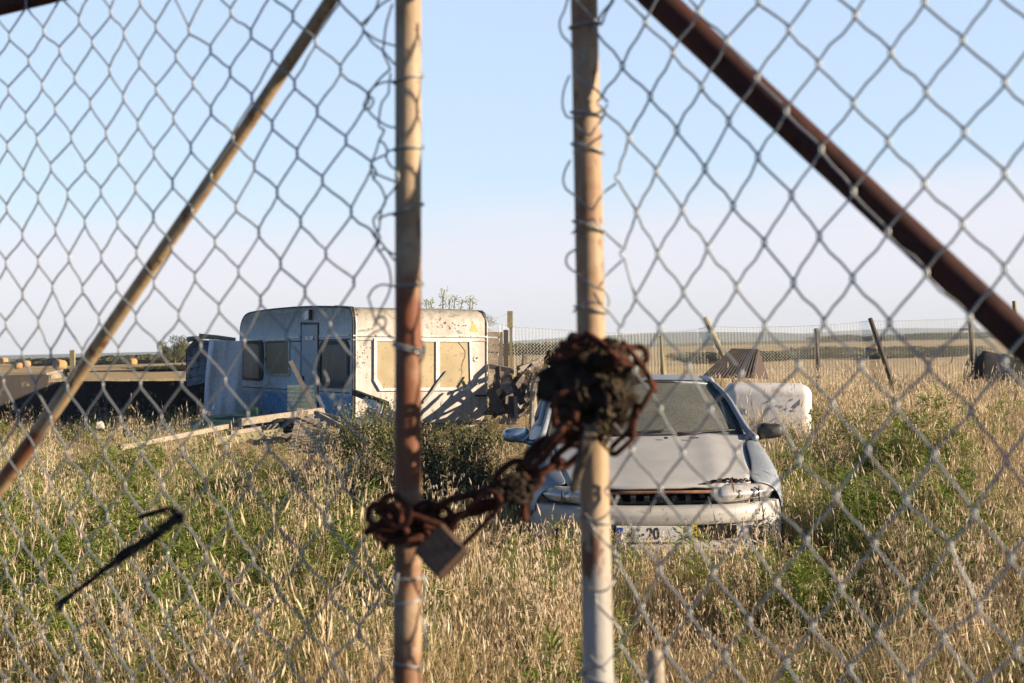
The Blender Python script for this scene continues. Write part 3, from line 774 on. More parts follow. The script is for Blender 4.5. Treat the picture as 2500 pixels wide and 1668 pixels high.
# bumper: profile swept round the plan curve
prof = [(.13, .556), (.045, .552), (.012, .538), (.0, .510), (.004, .47), (.012, .448), (.055, .440), (.055, .335), (.015, .322), (.0, .31), (.004, .24), (.04, .19), (.12, .17)]
def bump_fn(u, v):
    X = (u * 2 - 1); ax = abs(X)
    k = v * (len(prof) - 1); i = min(int(k), len(prof) - 2); f = k - i
    d = prof[i][0] * (1 - f) + prof[i + 1][0] * f; z = prof[i][1] * (1 - f) + prof[i + 1][1] * f
    if ax > .62:                       # no recess towards the corners
        t = min(1, (ax - .62) / .06)
        d0 = .012 - .02 * math.sin(v * math.pi); d = d * (1 - t) + (d if v < .1 or v > .9 else d0) * t
    th = ax ** 1.0
    x = .868 * math.sin(min(th, 1) * math.pi / 2) ** 1.0 if False else .868 * (1 - (1 - th) ** 1.35)
    y = .0 + .44 * max(0, (x / .868)) ** 3.2 + (.30 * max(0, th - .86) / .14 if th > .86 else 0)
    nx = min(1, (x / .868) ** 6)
    return ((x - d * nx * .9) * (1 if X > 0 else -1), y + d * (1 - nx * .7), z + (.012 * ax))
mb = MB(); mb.grid(bump_fn, 64, 36); o = mb.build('bumper', M['bumper'], car, smooth=True)
m = o.modifiers.new('s', 'SOLIDIFY'); m.thickness = .006; m.offset = -1
bo = o
mb = MB(); mb.box((.30, .060, .392), (.36, .02, .085)); mb.build('air_intake', M['void'], bo)  # near-black block painted as the shade inside the intake
mb = MB(); mb.box((-.36, .060, .392), (.10, .02, .085)); mb.build('air_intake', M['void'], bo)
for s in (-1, 1):
    mb = MB(); c = Vector((s * .655, .165, .372)); mb.tube([c, c + Vector((s * .012, -.028, 0))], [.056, .05], 20); mb.build('fog_lamp', M['blackpl'], bo, smooth=True)
    mb = MB(); P = [c + Vector((s * .014 + .066 * math.cos(a), -.02 + .045 * math.cos(a) * s, .066 * math.sin(a))) for a in [i / 20 * 2 * math.pi for i in range(21)]]; mb.tube(P, .008, 6, cap=False); mb.build('lamp_bezel', M['bumper'], bo, smooth=True)
mb = MB(); mb.box((.05, .02, .275), (.95, .02, .012)); mb.build('bumper_lip', M['bumper'], bo)
# number plate
M['plate'] = mat_mottle('number_plate_white', (.62, .62, .58), (.70, .70, .66), 8, .45, c3=(.35, .31, .24), s3=30, lo3=.6, hi3=.7)
M['eublue'] = mat_mottle('plate_blue', (.01, .055, .30), (.015, .075, .36), 8, .5)
M['plyellow'] = mat_mottle('plate_yellow', (.60, .44, .01), (.66, .50, .03), 8, .5)
M['ink'] = mat_mottle('plate_black', (.012, .012, .012), (.02, .02, .02), 9, .6)
pc = Vector((-.045, .0, .392))
mb = MB(); mb.box(pc, (.52, .008, .105), Matrix.Rotation(R(1.2), 3, 'Y'), .002); pl = mb.build('number_plate', M['plate'], car)
mb = MB(); mb.box(pc + Vector((-.238, -.003, -.005)), (.042, .008, .103), Matrix.Rotation(R(1.2), 3, 'Y')); mb.build('blue_band', M['eublue'], pl)
mb = MB(); mb.box(pc + Vector((.240, -.003, .005)), (.040, .008, .103), Matrix.Rotation(R(1.2), 3, 'Y')); mb.build('yellow_band', M['plyellow'], pl)
def text(body, size, loc, parent, mat, name='lettering', rot=(R(90), 0, 0), wid=1.0):
    cu = bpy.data.curves.new(name, 'FONT'); cu.body = body; cu.size = size; cu.extrude = .0008; cu.offset = size * .018
    cu.align_x = 'CENTER'; cu.align_y = 'CENTER'; cu.materials.append(mat)
    tmp = bpy.data.objects.new(name, cu); me = bpy.data.meshes.new_from_object(tmp); bpy.data.objects.remove(tmp)
    o = bpy.data.objects.new(name, me); COL.objects.link(o); o.parent = parent; o.location = loc; o.rotation_euler = rot; o.scale = (wid, 1, 1); return o
text('44', .105, pc + Vector((-.15, -.0052, -.002)), pl, M['ink'], wid=.78)
text('20', .105, pc + Vector((-.022, -.0052, .0)), pl, M['ink'], wid=.78)
mb = MB(); mb.box(pc + Vector((-.086, -.005, -.001)), (.012, .003, .012)); mb.build('lettering', M['ink'], pl)
text('15', .036, pc + Vector((.240, -.0085, .026)), pl, M['ink']); text('11', .036, pc + Vector((.240, -.0085, -.018)), pl, M['ink'])
# windscreen
def wind(u, v):
    x = u * 2 - 1
    w = .715 - .135 * v ** 1.15
    return (x * w, 1.115 + .17 * x * x + (.80 - .04 * x * x) * v, .945 + .372 * v - .02 * x * x + .03 * math.sin(v * math.pi) - .0)
mb = MB(); mb.grid(wind, 24, 18); ws = mb.build('windscreen', M['wind'], car, smooth=True)
P = [wind(i / 20, 0) for i in range(21)] + [wind(1, j / 12) for j in range(1, 13)] + [wind(1 - i / 20, 1) for i in range(1, 21)] + [wind(0, 1 - j / 12) for j in range(1, 12)]
mb = MB(); mb.tube([(p[0], p[1] - .004, p[2] + .004) for p in P] + [(P[0][0], P[0][1] - .004, P[0][2] + .004)], .017, 6); mb.build('rubber_trim', M['blackpl'], ws, smooth=True)
mb = MB(); mb.grid(lambda u, v: ((u * 2 - 1) * .70, 1.02 + .14 * v + .12 * (u * 2 - 1) ** 2, .932 + .022 * v - .014 * (u * 2 - 1) ** 2), 14, 3); mb.build('scuttle_panel', M['blackpl'], car)
for (x0, x1) in ((-.30, .16), (.22, .66)):
    mb = MB(); P = [Vector(wind((x0 + (x1 - x0) * t) / 1.42 + .5, .015 + .05 * t)) + Vector((0, -.022, .016)) for t in (0, .25, .5, .75, 1)]
    mb.tube(smoothline(P, 2), .008, 5); mb.tube([P[0] + Vector((0, -.03, -.015)), P[2]], .006, 5); mb.build('wiper', M['blackpl'], car, smooth=True)
mb = MB(); q = Vector(wind(.13, .20)); mb.box(q + Vector((0, .012, -.006)), (.085, .003, .10), Matrix.Rotation(R(-62), 3, 'X')); mb.build('sticker', mat_mottle('green_sticker', (.18, .34, .27), (.22, .38, .30), 20, .6), ws)
# roof, pillars, tail
def roof(u, v):
    x = u * 2 - 1
    w = .600 + .032 * math.sin(v * math.pi * .6) 
    y = 1.90 + .125 * x * x * (1 - v) + 1.55 * v
    z = 1.318 + .048 * math.sin(min(v * 1.25, 1) * math.pi * .55) - .045 * v * v - .022 * x * x - .016 * abs(x) ** 6
    return (x * w, y, z)
mb = MB(); mb.grid(roof, 20, 18); ro = mb.build('roof', M['paint'], car, smooth=True)
m = ro.modifiers.new('s', 'SOLIDIFY'); m.thickness = .022; m.offset = 0
for s in (-1, 1):
    def bar(pts, w, name):
        mb = MB(); pts = smoothline([Vector((s * a, b, c)) for a, b, c in pts], 5); mb.tube(pts, w, 8); return mb.build(name, M['paint'], car, smooth=True)
    bar([(.775, 1.06, .925), (.752, 1.25, .965), (.715, 1.45, 1.065), (.672, 1.70, 1.19), (.618, 1.93, 1.275), (.603, 2.12, 1.300)], [.026 - .0003 * i for i in range(26)], 'windscreen_pillar')
    bar([(.603, 2.10, 1.298), (.618, 2.5, 1.318), (.618, 3.0, 1.305), (.60, 3.45, 1.265)], .026, 'roof_rail')
    bar([(.628, 2.45, 1.33), (.70, 2.46, 1.15), (.752, 2.46, .95)], .03, 'door_pillar')
    bar([(.60, 3.42, 1.29), (.68, 3.60, 1.12), (.735, 3.72, .98)], .055, 'rear_pillar')
    mb = MB(); mb.add([(s * .655, 1.60, 1.10), (s * .62, 2.1, 1.30), (s * .622, 2.6, 1.32), (s * .62, 3.2, 1.305), (s * .66, 3.60, 1.12), (s * .74, 3.68, .975), (s * .752, 2.6, .965), (s * .755, 1.3, .955)], [(0, 1, 2, 3, 4, 5, 6, 7)])
    mb.build('side_window', M['sideg'], car)
mb = MB(); mb.grid(lambda u, v: ((u * 2 - 1) * (.60 + .1 * v), 3.43 + .38 * v - .05 * (u * 2 - 1) ** 2, 1.285 - .30 * v), 8, 6); mb.build('rear_window', M['sideg'], car, smooth=True)
mb = MB(); mb.grid(lambda u, v: ((u * 2 - 1) * .79, 3.82 + .10 * math.sin(v * 3.14) - .1 * (u * 2 - 1) ** 2, .98 - .70 * v), 8, 6); mb.build('tailgate', M['paint'], car, smooth=True)
# mirrors
M['mirpaint'] = mat_mottle('sky_tinted_dirty_mirror_shell', (.20, .29, .38), (.26, .35, .44), 10, .22, .6, c3=(.12, .11, .10), s3=12, lo3=.62, hi3=.68)  # blue of the sky painted into the silver shell, plus dirt
for s, mt in ((-1, M['mirpaint']), (1, M['blackpl'])):
    mb = MB()
    def mirf(u, v, s=s):
        a = u * 2 * math.pi; ph = (v - .5) * math.pi
        cx, cz = math.cos(a), math.sin(a)
        k = math.cos(ph) ** .35
        x = .098 * k * math.copysign(abs(cx) ** .55, cx); z = .060 * k * math.copysign(abs(cz) ** .6, cz) * (1 - .12 * (s * x > 0))
        return (s * .945 + x, 1.43 + .062 * math.sin(ph) * (1 if ph > 0 else 1.25) + abs(x) * .12, .955 + z)
    mb.grid(mirf, 28, 14); mo = mb.build('wing_mirror', mt, car, smooth=True)
    mb = MB(); mb.tube([(s * .79, 1.40, .895), (s * .84, 1.42, .90), (s * .90, 1.43, .925)], [.03, .022, .025], 8); mb.build('mirror_arm', mt, mo, smooth=True)
    tag(mo, 'silver wing mirror' if s < 0 else 'black wing mirror')
# wheels
M['tyre'] = mat_mottle('perished_tyre', (.015, .015, .015), (.035, .032, .03), 20, .95)
for s in (-1, 1):
    for wy in (.80, 3.30):
        c = Vector((s * .775, wy, .27)); mb = MB()
        prof2 = [(.185, -.09), (.27, -.092), (.30, -.075), (.305, 0), (.30, .075), (.27, .092), (.185, .09)]
        mb.grid(lambda u, v: (c.x + prof2[min(int(v * 6 + .01), 6)][1], c.y + prof2[min(int(v * 6 + .01), 6)][0] * math.cos(u * 6.2832), c.z + prof2[min(int(v * 6 + .01), 6)][0] * math.sin(u * 6.2832)), 28, 6)
        w = mb.build('wheel', M['tyre'], car, smooth=True)
        mb = MB(); mb.tube([c + Vector((s * .06, 0, 0)), c + Vector((s * .08, 0, 0))], [.19, .12], 20); mb.build('rim', M['chrome'], w, smooth=True)
# seats and dashboard seen through the glass
mb = MB(); mb.grid(lambda u, v: ((u * 2 - 1) * .68, 1.24 + .22 * v + .1 * (u * 2 - 1) ** 2, .90 + .02 * math.sin(v * 3)), 8, 4); mb.build('dashboard', M['blackpl'], car, smooth=True)
for sx in (-.36, .36):
    mb = MB(); mb.box((sx, 2.15, .80), (.48, .16, .56), Matrix.Rotation(R(-14), 3, 'X'), .05); mb.box((sx, 2.26, 1.14), (.24, .09, .15), None, .03); so = mb.build('seat', mat_mottle('grey_seat_cloth', (.06, .06, .065), (.1, .1, .1), 30, .95), car)
mb = MB(); mb.grid(lambda u, v: ((u * 2 - 1) * .8, 1.2 + 2.4 * v, .30), 2, 2); mb.build('floor_pan', M['void'], car)

# ------------------------------------------------------------------ the derelict caravan
CP = at(854, 850, 22.0); CP = Vector((CP.x, CP.y, 0))
cU = Vector((.9, .44, 0)).normalized()         # across the sunlit end
cV = Vector((-.44, .9, 0)).normalized()        # along the shaded door side
cW = Vector((0, 0, 1))
TL = R(-1.6)
cUt = cU * math.cos(TL) + cW * math.sin(TL)
cWt = cU.cross(cV) * math.cos(TL) - cU * math.sin(TL) ; cWt = cUt.cross(cV)
def cav(u, v, w): return CP + cUt * u + cV * v + cWt * w
W_, L_ = 2.30, 6.55
def cside(px, py):      # photo pixel -> (v, w) on the door side
    p = onplane(px, py, CP, cUt) - CP; return p.dot(cV), p.dot(cWt)
def cend(px, py):       # photo pixel -> (u, w) on the sunlit end
    p = onplane(px, py, CP, cV) - CP; return p.dot(cUt), p.dot(cWt)
caravan = empty('caravan', CP, 'derelict white caravan with peeling blue lower panels and boarded windows', 'caravan')
def mat_caravan(name, side):
    m, nt, b = newmat(name)
    tc = nt.nodes.new('ShaderNodeTexCoord'); sp = nt.nodes.new('ShaderNodeSeparateXYZ'); nt.links.new(tc.outputs['Object'], sp.inputs[0])
    v = coords(nt)
    streak = nz(nt, coords(nt, (9, 9, .9)), 1.6, 6, .7)
    n = nz(nt, v, 1.6, 6, .65); n2 = nz(nt, v, 11, 6, .75); n3 = nz(nt, v, 24, 5, .7)
    col = mix(nt, ramp(nt, streak, [(.35, 0), (.65, 1)]), (.60, .565, .51) if not side else (.60, .65, .64), (.46, .41, .345) if not side else (.46, .51, .51))  # warm sunlit tone painted on the end, cool shade tone on the side
    col = mix(nt, ramp(nt, n, [(.45, 0), (.68, .75)]), col, (.38, .29, .22) if not side else (.36, .39, .36))
    col = mix(nt, ramp(nt, n2, [(.60, 0), (.66, .85)]), col, (.13, .12, .09))
    col = mix(nt, ramp(nt, n3, [(.66, 0), (.70, 1)]), col, (.05, .045, .035))
    # darker algae band along the roof edge
    zz = ramp(nt, sp.outputs[2], [(0, 0), (1, 1)])
    mr = N(nt, 'ShaderNodeMapRange'); nt.links.new(sp.outputs[2], mr.inputs[0]); mr.inputs[1].default_value = 1.7; mr.inputs[2].default_value = 2.3
    ad = N(nt, 'ShaderNodeMath', operation='MULTIPLY'); nt.links.new(mr.outputs[0], ad.inputs[0]); nt.links.new(n2, ad.inputs[1])
    col = mix(nt, ramp(nt, ad.outputs[0], [(.18, 0), (.5, .8)]), col, (.16, .15, .10))
    if side:                                       # blue paint, flaking at its upper edge
        mr2 = N(nt, 'ShaderNodeMapRange'); nt.links.new(sp.outputs[2], mr2.inputs[0]); mr2.inputs[1].default_value = 1.02; mr2.inputs[2].default_value = .68
        a2 = N(nt, 'ShaderNodeMath', operation='ADD'); nt.links.new(mr2.outputs[0], a2.inputs[0]); nt.links.new(n2, a2.inputs[1])
        wob = ramp(nt, n, [(.4, 0), (.6, 1)])
        blue = mix(nt, wob, (.015, .19, .50), (.04, .33, .47))
        blue = mix(nt, ramp(nt, n2, [(.46, 0), (.54, .8)]), blue, (.22, .36, .42))
        col = mix(nt, ramp(nt, a2.outputs[0], [(.90, 0), (1.0, 1)]), col, blue)
    nt.links.new(col, b.inputs['Base Color']); b.inputs['Roughness'].default_value = .6
    b.inputs['Specular IOR Level'].default_value = .3
    bump(nt, b, n2, .25, .004)
    return m
M['cav_end'] = mat_caravan('sun_toned_caravan_panel', False)
M['cav_side'] = mat_caravan('shade_toned_caravan_side', True)
M['trim'] = mat_mottle('dull_aluminium_trim', (.42, .40, .36), (.55, .53, .48), 12, .45, .4, c3=(.14, .12, .09), s3=14, lo3=.52, hi3=.62)
M['darktrim'] = mat_mottle('black_rubber_trim', (.03, .03, .028), (.07, .065, .055), 12, .8)
# silhouette of the side (v, w), both long sides follow it
sil = [(.02, .36), (.0, .9), (.0, 1.85), (.0, 2.02), (.03, 2.13), (.10, 2.21), (.20, 2.245), (1.0, 2.29), (2.5, 2.34), (4.3, 2.36), (5.6, 2.35), (6.05, 2.32), (6.3, 2.25), (6.47, 2.12), (6.52, 1.9), (6.56, 1.2), (6.62, .8), (6.62, .36)]
def rnd(i):   # slight inward crown at the long edges of the roof
    return 0.0
mb = MB(); n = len(sil)
mb.add([cav(0, v, w) for v, w in sil], [tuple(range(n))]); 
wpart(mb, 'side_wall', M['cav_side'], caravan)
mb = MB(); mb.add([cav(W_, v, w) for v, w in sil], [tuple(range(n - 1, -1, -1))]); wpart(mb, 'side_wall', M['cav_end'], caravan)
def strip(i0, i1, nm, mat, nu=14):
    mb = MB(); P = smoothline([Vector((v, w, 0)) for v, w in sil[i0:i1 + 1]], 3)
    def fn(u, t):
        k = t * (len(P) - 1); i = min(int(k), len(P) - 2); f = k - i; p = P[i].lerp(P[i + 1], f)
        e = abs(u * 2 - 1); drop = 0
        if p.y > 1.9: drop = .10 * max(0, (e - .90) / .10) ** 2 * min(1, (p.y - 1.9) / .3)
        return cav(u * W_, p.x, p.y - drop)
    mb.grid(fn, nu * 3, len(P) - 1)
    return wpart(mb, nm, mat, caravan, smooth=True)
strip(0, 6, 'end_wall', M['cav_end']); strip(6, 11, 'roof', M['cav_end']); strip(11, 17, 'end_wall', M['cav_side'])
mb = MB()   # corner mouldings following the silhouette
mb.tube(smoothline([cav(.005, v - .0, w) for v, w in sil], 3), .016, 6); wpart(mb, 'corner_trim', M['darktrim'], caravan, smooth=True)
mb = MB(); mb.tube(smoothline([cav(.05, v - .012 if v < .5 else v, w + (.012 if v > .05 else 0)) for v, w in sil[:8]], 3), .014, 6); wpart(mb, 'corner_trim', M['trim'], caravan, smooth=True)
mb = MB(); mb.tube(smoothline([cav(W_ - (.10 * min(1, max(0, (w - 1.9) / .3))) * 0 - .01, v - .006, w - (.05 if w > 2.1 else 0)) for v, w in sil[:8]], 3), .018, 6); wpart(mb, 'corner_trim', M['trim'], caravan, smooth=True)
# belt mouldings
ub, wb = cend(854, 816); _, wl_ = cend(862, 961)
mb = MB(); mb.box((0, 0, 0), (W_, .02, .022)); 
def cbox(u, v, w, su, sv, sw, mb=None, bev=0):
    mb = mb or MB(); Rm = Matrix((cUt, cV, cWt)).transposed(); mb.box(cav(u, v, w), (su, sv, sw), Rm, bev); return mb
wpart(cbox(W_ / 2, -.012, wb - .02, W_, .022, .022), 'belt_moulding', M['trim'], caravan)
wpart(cbox(W_ / 2, -.010, wb - .085, W_, .018, .012), 'belt_moulding', M['trim'], caravan)
wpart(cbox(W_ / 2, -.008, .42, W_, .02, .03), 'sill_moulding', M['darktrim'], caravan)
wpart(cbox(W_ - .12, -.012, .86, .20, .03, .025), 'grab_handle', M['darktrim'], caravan)
v0, w0 = cside(640, 830)
for ww, h_, mt in ((wb - .01, .028, M['trim']), (wb - .075, .02, M['darktrim']), (.915, .016, M['darktrim'])):
    for a, b_ in ((.12, 1.60), (2.64, 6.45)): wpart(cbox(-.008, (a + b_) / 2, ww, .02, b_ - a, h_), 'side_moulding', mt, caravan)
for k in range(9):     # shallow ribs pressed in the upper side
    wpart(cbox(-.006, 4.4, 1.92 + k * .042, .016, 3.6, .014), 'rib', M['cav_side'], caravan)
for k in range(5): wpart(cbox(-.004, 2.86, 1.70 - k * .13, .010, .32, .010), 'rib', M['cav_side'], caravan)
# windows of the door side
def prism(pts_vw, u0, u1, side=True):
    mb = MB(); f = (lambda q, uu: cav(uu, q[0], q[1])) if side else (lambda q, vv: cav(q[0], vv, q[1]))
    k = len(pts_vw); mb.add([f(q, u0) for q in pts_vw] + [f(q, u1) for q in pts_vw], [tuple(range(k)), tuple(range(2 * k - 1, k - 1, -1))] + [(i, (i + 1) % k, (i + 1) % k + k, i + k) for i in range(k)])
    return mb
def rrect(a0, a1, b0, b1, r, seg=5):
    P = []
    for cx, cy, s in ((a1 - r, b1 - r, 0), (a0 + r, b1 - r, 1), (a0 + r, b0 + r, 2), (a1 - r, b0 + r, 3)):
        for i in range(seg + 1):
            a = math.pi / 2 * (s + i / seg); P.append((cx + r * math.cos(a), cy + r * math.sin(a)))
    return P
M['cavglass'] = mat_glass('filthy_caravan_window', (.030, .028, .026), .55)
M['ply'] = mat_mottle('window_board', (.26, .19, .09), (.32, .24, .12), 5, .8, c3=(.18, .14, .08), s3=20)
M['blind'] = mat_mottle('sun_yellowed_blind', (.36, .28, .155), (.43, .34, .20), 3, .7, c3=(.25, .19, .10), s3=12, lo3=.55, hi3=.7)
def window(u_or_v0, a1, b0, b1, side, glass, frame, fr=.05, r=.09, name='window', label=None):
    a0 = u_or_v0
    A = (rrect(a0, a1, b0, b1, r)); B = rrect(a0 + fr, a1 - fr, b0 + fr, b1 - fr, max(r - fr, .02))
    k = len(A); s = -.035
    f = (lambda q, d: cav(d, q[0], q[1])) if side else (lambda q, d: cav(q[0], d, q[1]))
    mb = MB(); mb.add([f(q, s) for q in A] + [f(q, s) for q in B] + [f(q, .0) for q in A] + [f(q, -.008) for q in B],
        [(i, (i + 1) % k, (i + 1) % k + k, i + k) for i in range(k)] + [(i, (i + 1) % k, (i + 1) % k + 2 * k, i + 2 * k) for i in range(k)] + [(i + k, (i + 1) % k + k, (i + 1) % k + 3 * k, i + 3 * k) for i in range(k)])
    w_ = wpart(mb, name, frame, caravan)
    if label: tag(w_, label)
    mb = MB(); mb.add([f(q, -.014) for q in B], [tuple(range(k))])
    pr = wpart(mb, 'pane', glass, caravan); pr.parent = w_
    return w_
va, wa = cside(583, 833); vb, wb1 = cside(641, 927)
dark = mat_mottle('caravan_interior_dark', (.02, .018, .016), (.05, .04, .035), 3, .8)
window(4.86, 6.36, 1.05, 1.80, True, M['cavglass'], M['darktrim'], .045, .16, label='dark glass window with rounded corners')
window(3.20, 4.70, 1.15, 1.82, True, M['ply'], M['trim'], .04, .06, label='boarded window')
window(.12, 1.56, .98, 1.74, True, M['cavglass'], M['darktrim'], .06, .18, label='dark window nearest the corner')
# things seen in the dark windows
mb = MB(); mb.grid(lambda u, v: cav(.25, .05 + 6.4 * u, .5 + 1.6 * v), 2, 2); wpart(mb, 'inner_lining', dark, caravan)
mb = MB(); mb.grid(lambda u, v: cav(.14, .3 + 1.15 * u, 1.30 + .42 * v - .16 * math.sin(u * 3.14) * (1 - v)), 10, 4); wpart(mb, 'curtain', mat_mottle('grey_net_curtain', (.20, .20, .18), (.28, .28, .26), 30, .9), caravan)
mb = MB(); mb.tube([cav(.1, 6.1, 1.28), cav(.1, 5.75, 1.36), cav(.1, 5.4, 1.30), cav(.1, 5.3, 1.2)], .02, 6); mb.tube([cav(.1, 5.65, 1.62), cav(.1, 5.6, 1.3), cav(.1, 5.5, 1.15)], .018, 6); wpart(mb, 'curtain_rail', mat_mottle('red_brown_pole', (.26, .09, .05), (.3, .12, .07), 9), caravan)
# door and roof vent
mb = prism([(1.66, .42), (1.66, 2.0), (2.56, 2.03), (2.56, .42)], -.012, .012); wpart(mb, 'door', mat_mottle('pale_blue_grey_door', (.29, .34, .36), (.35, .39, .41), 6, .6, c3=(.28, .31, .31), s3=14), caravan)
DO = [c for c in caravan.children if c.name.startswith('door')][-1] if False else None
for (a, b_, c_, d_) in ((1.64, 1.64 + .03, .42, 2.02), (2.55, 2.58, .42, 2.05)): wpart(prism([(a, c_), (a, d_), (b_, d_), (b_, c_)], -.02, .0), 'door_frame', M['darktrim'], caravan)
wpart(prism([(1.64, 2.02), (1.64, 2.05), (2.58, 2.08), (2.58, 2.04)], -.022, .0), 'door_frame', M['darktrim'], caravan)
wpart(cbox(-.02, 2.08, 1.80, .02, .42, .07), 'door_vent', M['trim'], caravan)
wpart(cbox(-.02, 2.42, 1.10, .03, .06, .12), 'door_handle', M['darktrim'], caravan)
wpart(cbox(-.025, 2.18, 2.19, .04, .28, .15), 'wall_vent', M['trim'], caravan); wpart(cbox(-.03, 2.02, 2.19, .045, .06, .17), 'wall_vent', M['darktrim'], caravan)
# boarded picture window of the sunlit end
u0, wt = cend(907, 826); u1, wbm = cend(1150, 953)
ua, _ = cend(925, 880); uc1, _ = cend(1064, 880); uc2, _ = cend(1073, 880)
A = [(.345, wt), (.345, wbm + .16), (.345 + .10, wbm), (u1 - .05, wbm), (u1 + .02, wbm + .08), (u1 - .0, wt)]
cx_ = sum(q[0] for q in A) / 6; cw_ = sum(q[1] for q in A) / 6
Bq = [(q[0] + (.045 if q[0] < cx_ else -.045), q[1] + (.045 if q[1] < cw_ else -.045)) for q in A]
f = lambda q, d: cav(q[0], d, q[1]); k = 6
whitef = mat_mottle('white_window_frame', (.66, .63, .58), (.72, .70, .66), 10, .5, c3=(.4, .36, .3), s3=25)
mb = MB(); mb.add([f(q, -.035) for q in A] + [f(q, -.035) for q in Bq] + [f(q, 0) for q in A] + [f(q, -.01) for q in Bq],
    [(i, (i + 1) % k, (i + 1) % k + k, i + k) for i in range(k)] + [(i, (i + 1) % k, (i + 1) % k + 2 * k, i + 2 * k) for i in range(k)] + [(i + k, (i + 1) % k + k, (i + 1) % k + 3 * k, i + 3 * k) for i in range(k)])
pw = wpart(mb, 'window', whitef, caravan); tag(pw, 'wide yellowed window')
mb = MB(); mb.add([f(q, -.014) for q in Bq], [tuple(range(6))]); q_ = wpart(mb, 'pane', M['blind'], caravan); q_.parent = pw
for uu in (.93, 1.42): 
    q_ = wpart(cbox(uu, -.028, (wt + wbm) / 2, .065, .02, wt - wbm - .08), 'mullion', whitef, caravan); q_.parent = pw
mb = MB()   # cracks in the right pane
cr = [(1118, 836), (1128, 848), (1135, 858), (1134, 872), (1128, 885), (1126, 895), (1127, 915), (1120, 930), (1113, 945)]
for i in range(len(cr) - 1):
    a = cend(*cr[i]); b_ = cend(*cr[i + 1]); mb.tube([cav(a[0], -.0165, a[1]), cav(b_[0], -.0165, b_[1])], .0045 if i < 5 else .002, 4)
q_ = wpart(mb, 'crack', M['darktrim'], caravan); q_.parent = pw
# warning triangle and round lock
t0 = cend(1154, 784); t1 = cend(1147, 809); t2 = cend(1168, 809)
mb = MB(); mb.add([cav(q[0], -.004, q[1]) for q in (t0, t1, t2)] + [cav(q[0], .002, q[1]) for q in (t0, t1, t2)], [(0, 1, 2), (3, 5, 4), (0, 3, 4, 1), (1, 4, 5, 2), (2, 5, 3, 0)])
wpart(mb, 'warning_triangle', mat_mottle('faded_yellow_sticker', (.62, .40, .10), (.55, .36, .12), 9, .6), caravan)
l0 = cend(1161, 876); mb = MB(); mb.tube([cav(l0[0], .0, l0[1]), cav(l0[0], -.02, l0[1])], .042, 16); wpart(mb, 'round_lock', M['trim'], caravan)
mb = MB(); mb.tube([cav(l0[0] + .008, -.0205, l0[1] + .008), cav(l0[0] + .008, -.024, l0[1] + .008)], .017, 10); wpart(mb, 'lock_core', M['darktrim'], caravan)
# peeling skin flakes on the sunlit end
mb = MB()
for (x, y, s_) in ((893, 806, 9), (905, 803, 8), (880, 807, 6), (1123, 812, 6), (1108, 769, 5), (1115, 770, 5), (1072, 762, 4), (1130, 795, 4), (1078, 800, 3), (1118, 808, 5)):
    a = cend(x, y); z_ = s_ / 3472 * 22
    mb.add([cav(a[0] - z_, -.004, a[1] - z_ * .4), cav(a[0] + z_, -.004, a[1] - z_ * .45), cav(a[0] + z_ * .6, -.03, a[1] + z_ * .2), cav(a[0], -.035, a[1] + z_ * .5)], [(0, 1, 2, 3)])
wpart(mb, 'peeling_flake', whitef, caravan)
mb = MB()
for k in range(70):
    x = random.gauss(1100, 22) if k < 30 else random.gauss(878, 12); y = random.gauss(793, 8) if k < 30 else random.gauss(868, 24)
    if x < 864: x = 870
    a = cend(x, y); z_ = random.uniform(.004, .016)
    P = [(a[0] + z_ * math.cos(t) * random.uniform(.5, 1.3), a[1] + z_ * math.sin(t) * random.uniform(.5, 1.3)) for t in (0, 1.2, 2.4, 3.6, 4.9)]
    mb.add([cav(q[0], -.003, q[1]) for q in P], [(0, 1, 2, 3, 4)])
wpart(mb, 'stain', M['darktrim'], caravan)['kind'] = 'stuff'
mb = MB(); 
for vv in (1.0, 5.2): mb.box(cav(W_ / 2, vv, .30), (W_ * .8, .12, .10), Matrix((cUt, cV, cWt)).transposed())
wpart(mb, 'chassis', M['darktrim'], caravan)
for uu in (.15, W_ - .15):
    mb = MB(); c = cav(uu, 3.3, .28); mb.tube([c - cUt * .08, c + cUt * .08], .28, 20); wpart(mb, 'wheel', M['tyre'], caravan, smooth=True)
M['brick'] = mat_mottle('old_block', (.30, .27, .23), (.38, .34, .29), 12, .95)
for k, uu in enumerate((.25, 2.0)):
    mb = MB(); mb.box(cav(uu, .4, .10), (.3, .3, .34), Matrix.Rotation(.5, 3, 'Z'), .01)
    wthing(mb, 'concrete_block', M['brick'], ['concrete block propping the caravan near its blue corner', 'concrete block propping the caravan beside the wood pile'][k], 'block')
# beam, sheet and planks lying against the caravan
def bd(name, a, b, w, th, mat, label, up=(0, 0, 1), cat='plank', group=None, seg=6):
    mb = MB(); mb.board(at(*a), at(*b), w, th, up, seg); return wthing(mb, name, mat, label, cat, group)
PL = 'loose planks lying about the yard'
bd('plank', (710, 884, 20.8), (771, 1004, 19.3), .065, .03, M['wood'], 'thin pale stick leaning up in front of the caravan door', (1, 0, .2), group=PL)
bd('plank', (1087, 908, 20.2), (1030, 985, 19.4), .075, .03, M['wood_grey'], 'grey board poking up across the wide yellowed window', (1, 0, .6), group=PL)
bd('beam', (863, 958, 21.3), (946, 988, 20.4), .085, .06, M['wood_black'], 'charred dark beam lying at the corner of the caravan', cat='beam')
mb = MB(); mb.add([at(886, 972, 20.6), at(914, 978, 20.2), at(936, 990, 20.0), at(930, 1010, 19.7), at(905, 1003, 20.0)], [(0, 1, 2, 3, 4)]); wthing(mb, 'panel_scrap', whitef, 'white scrap of panel under the charred beam', 'scrap', solid=.01)
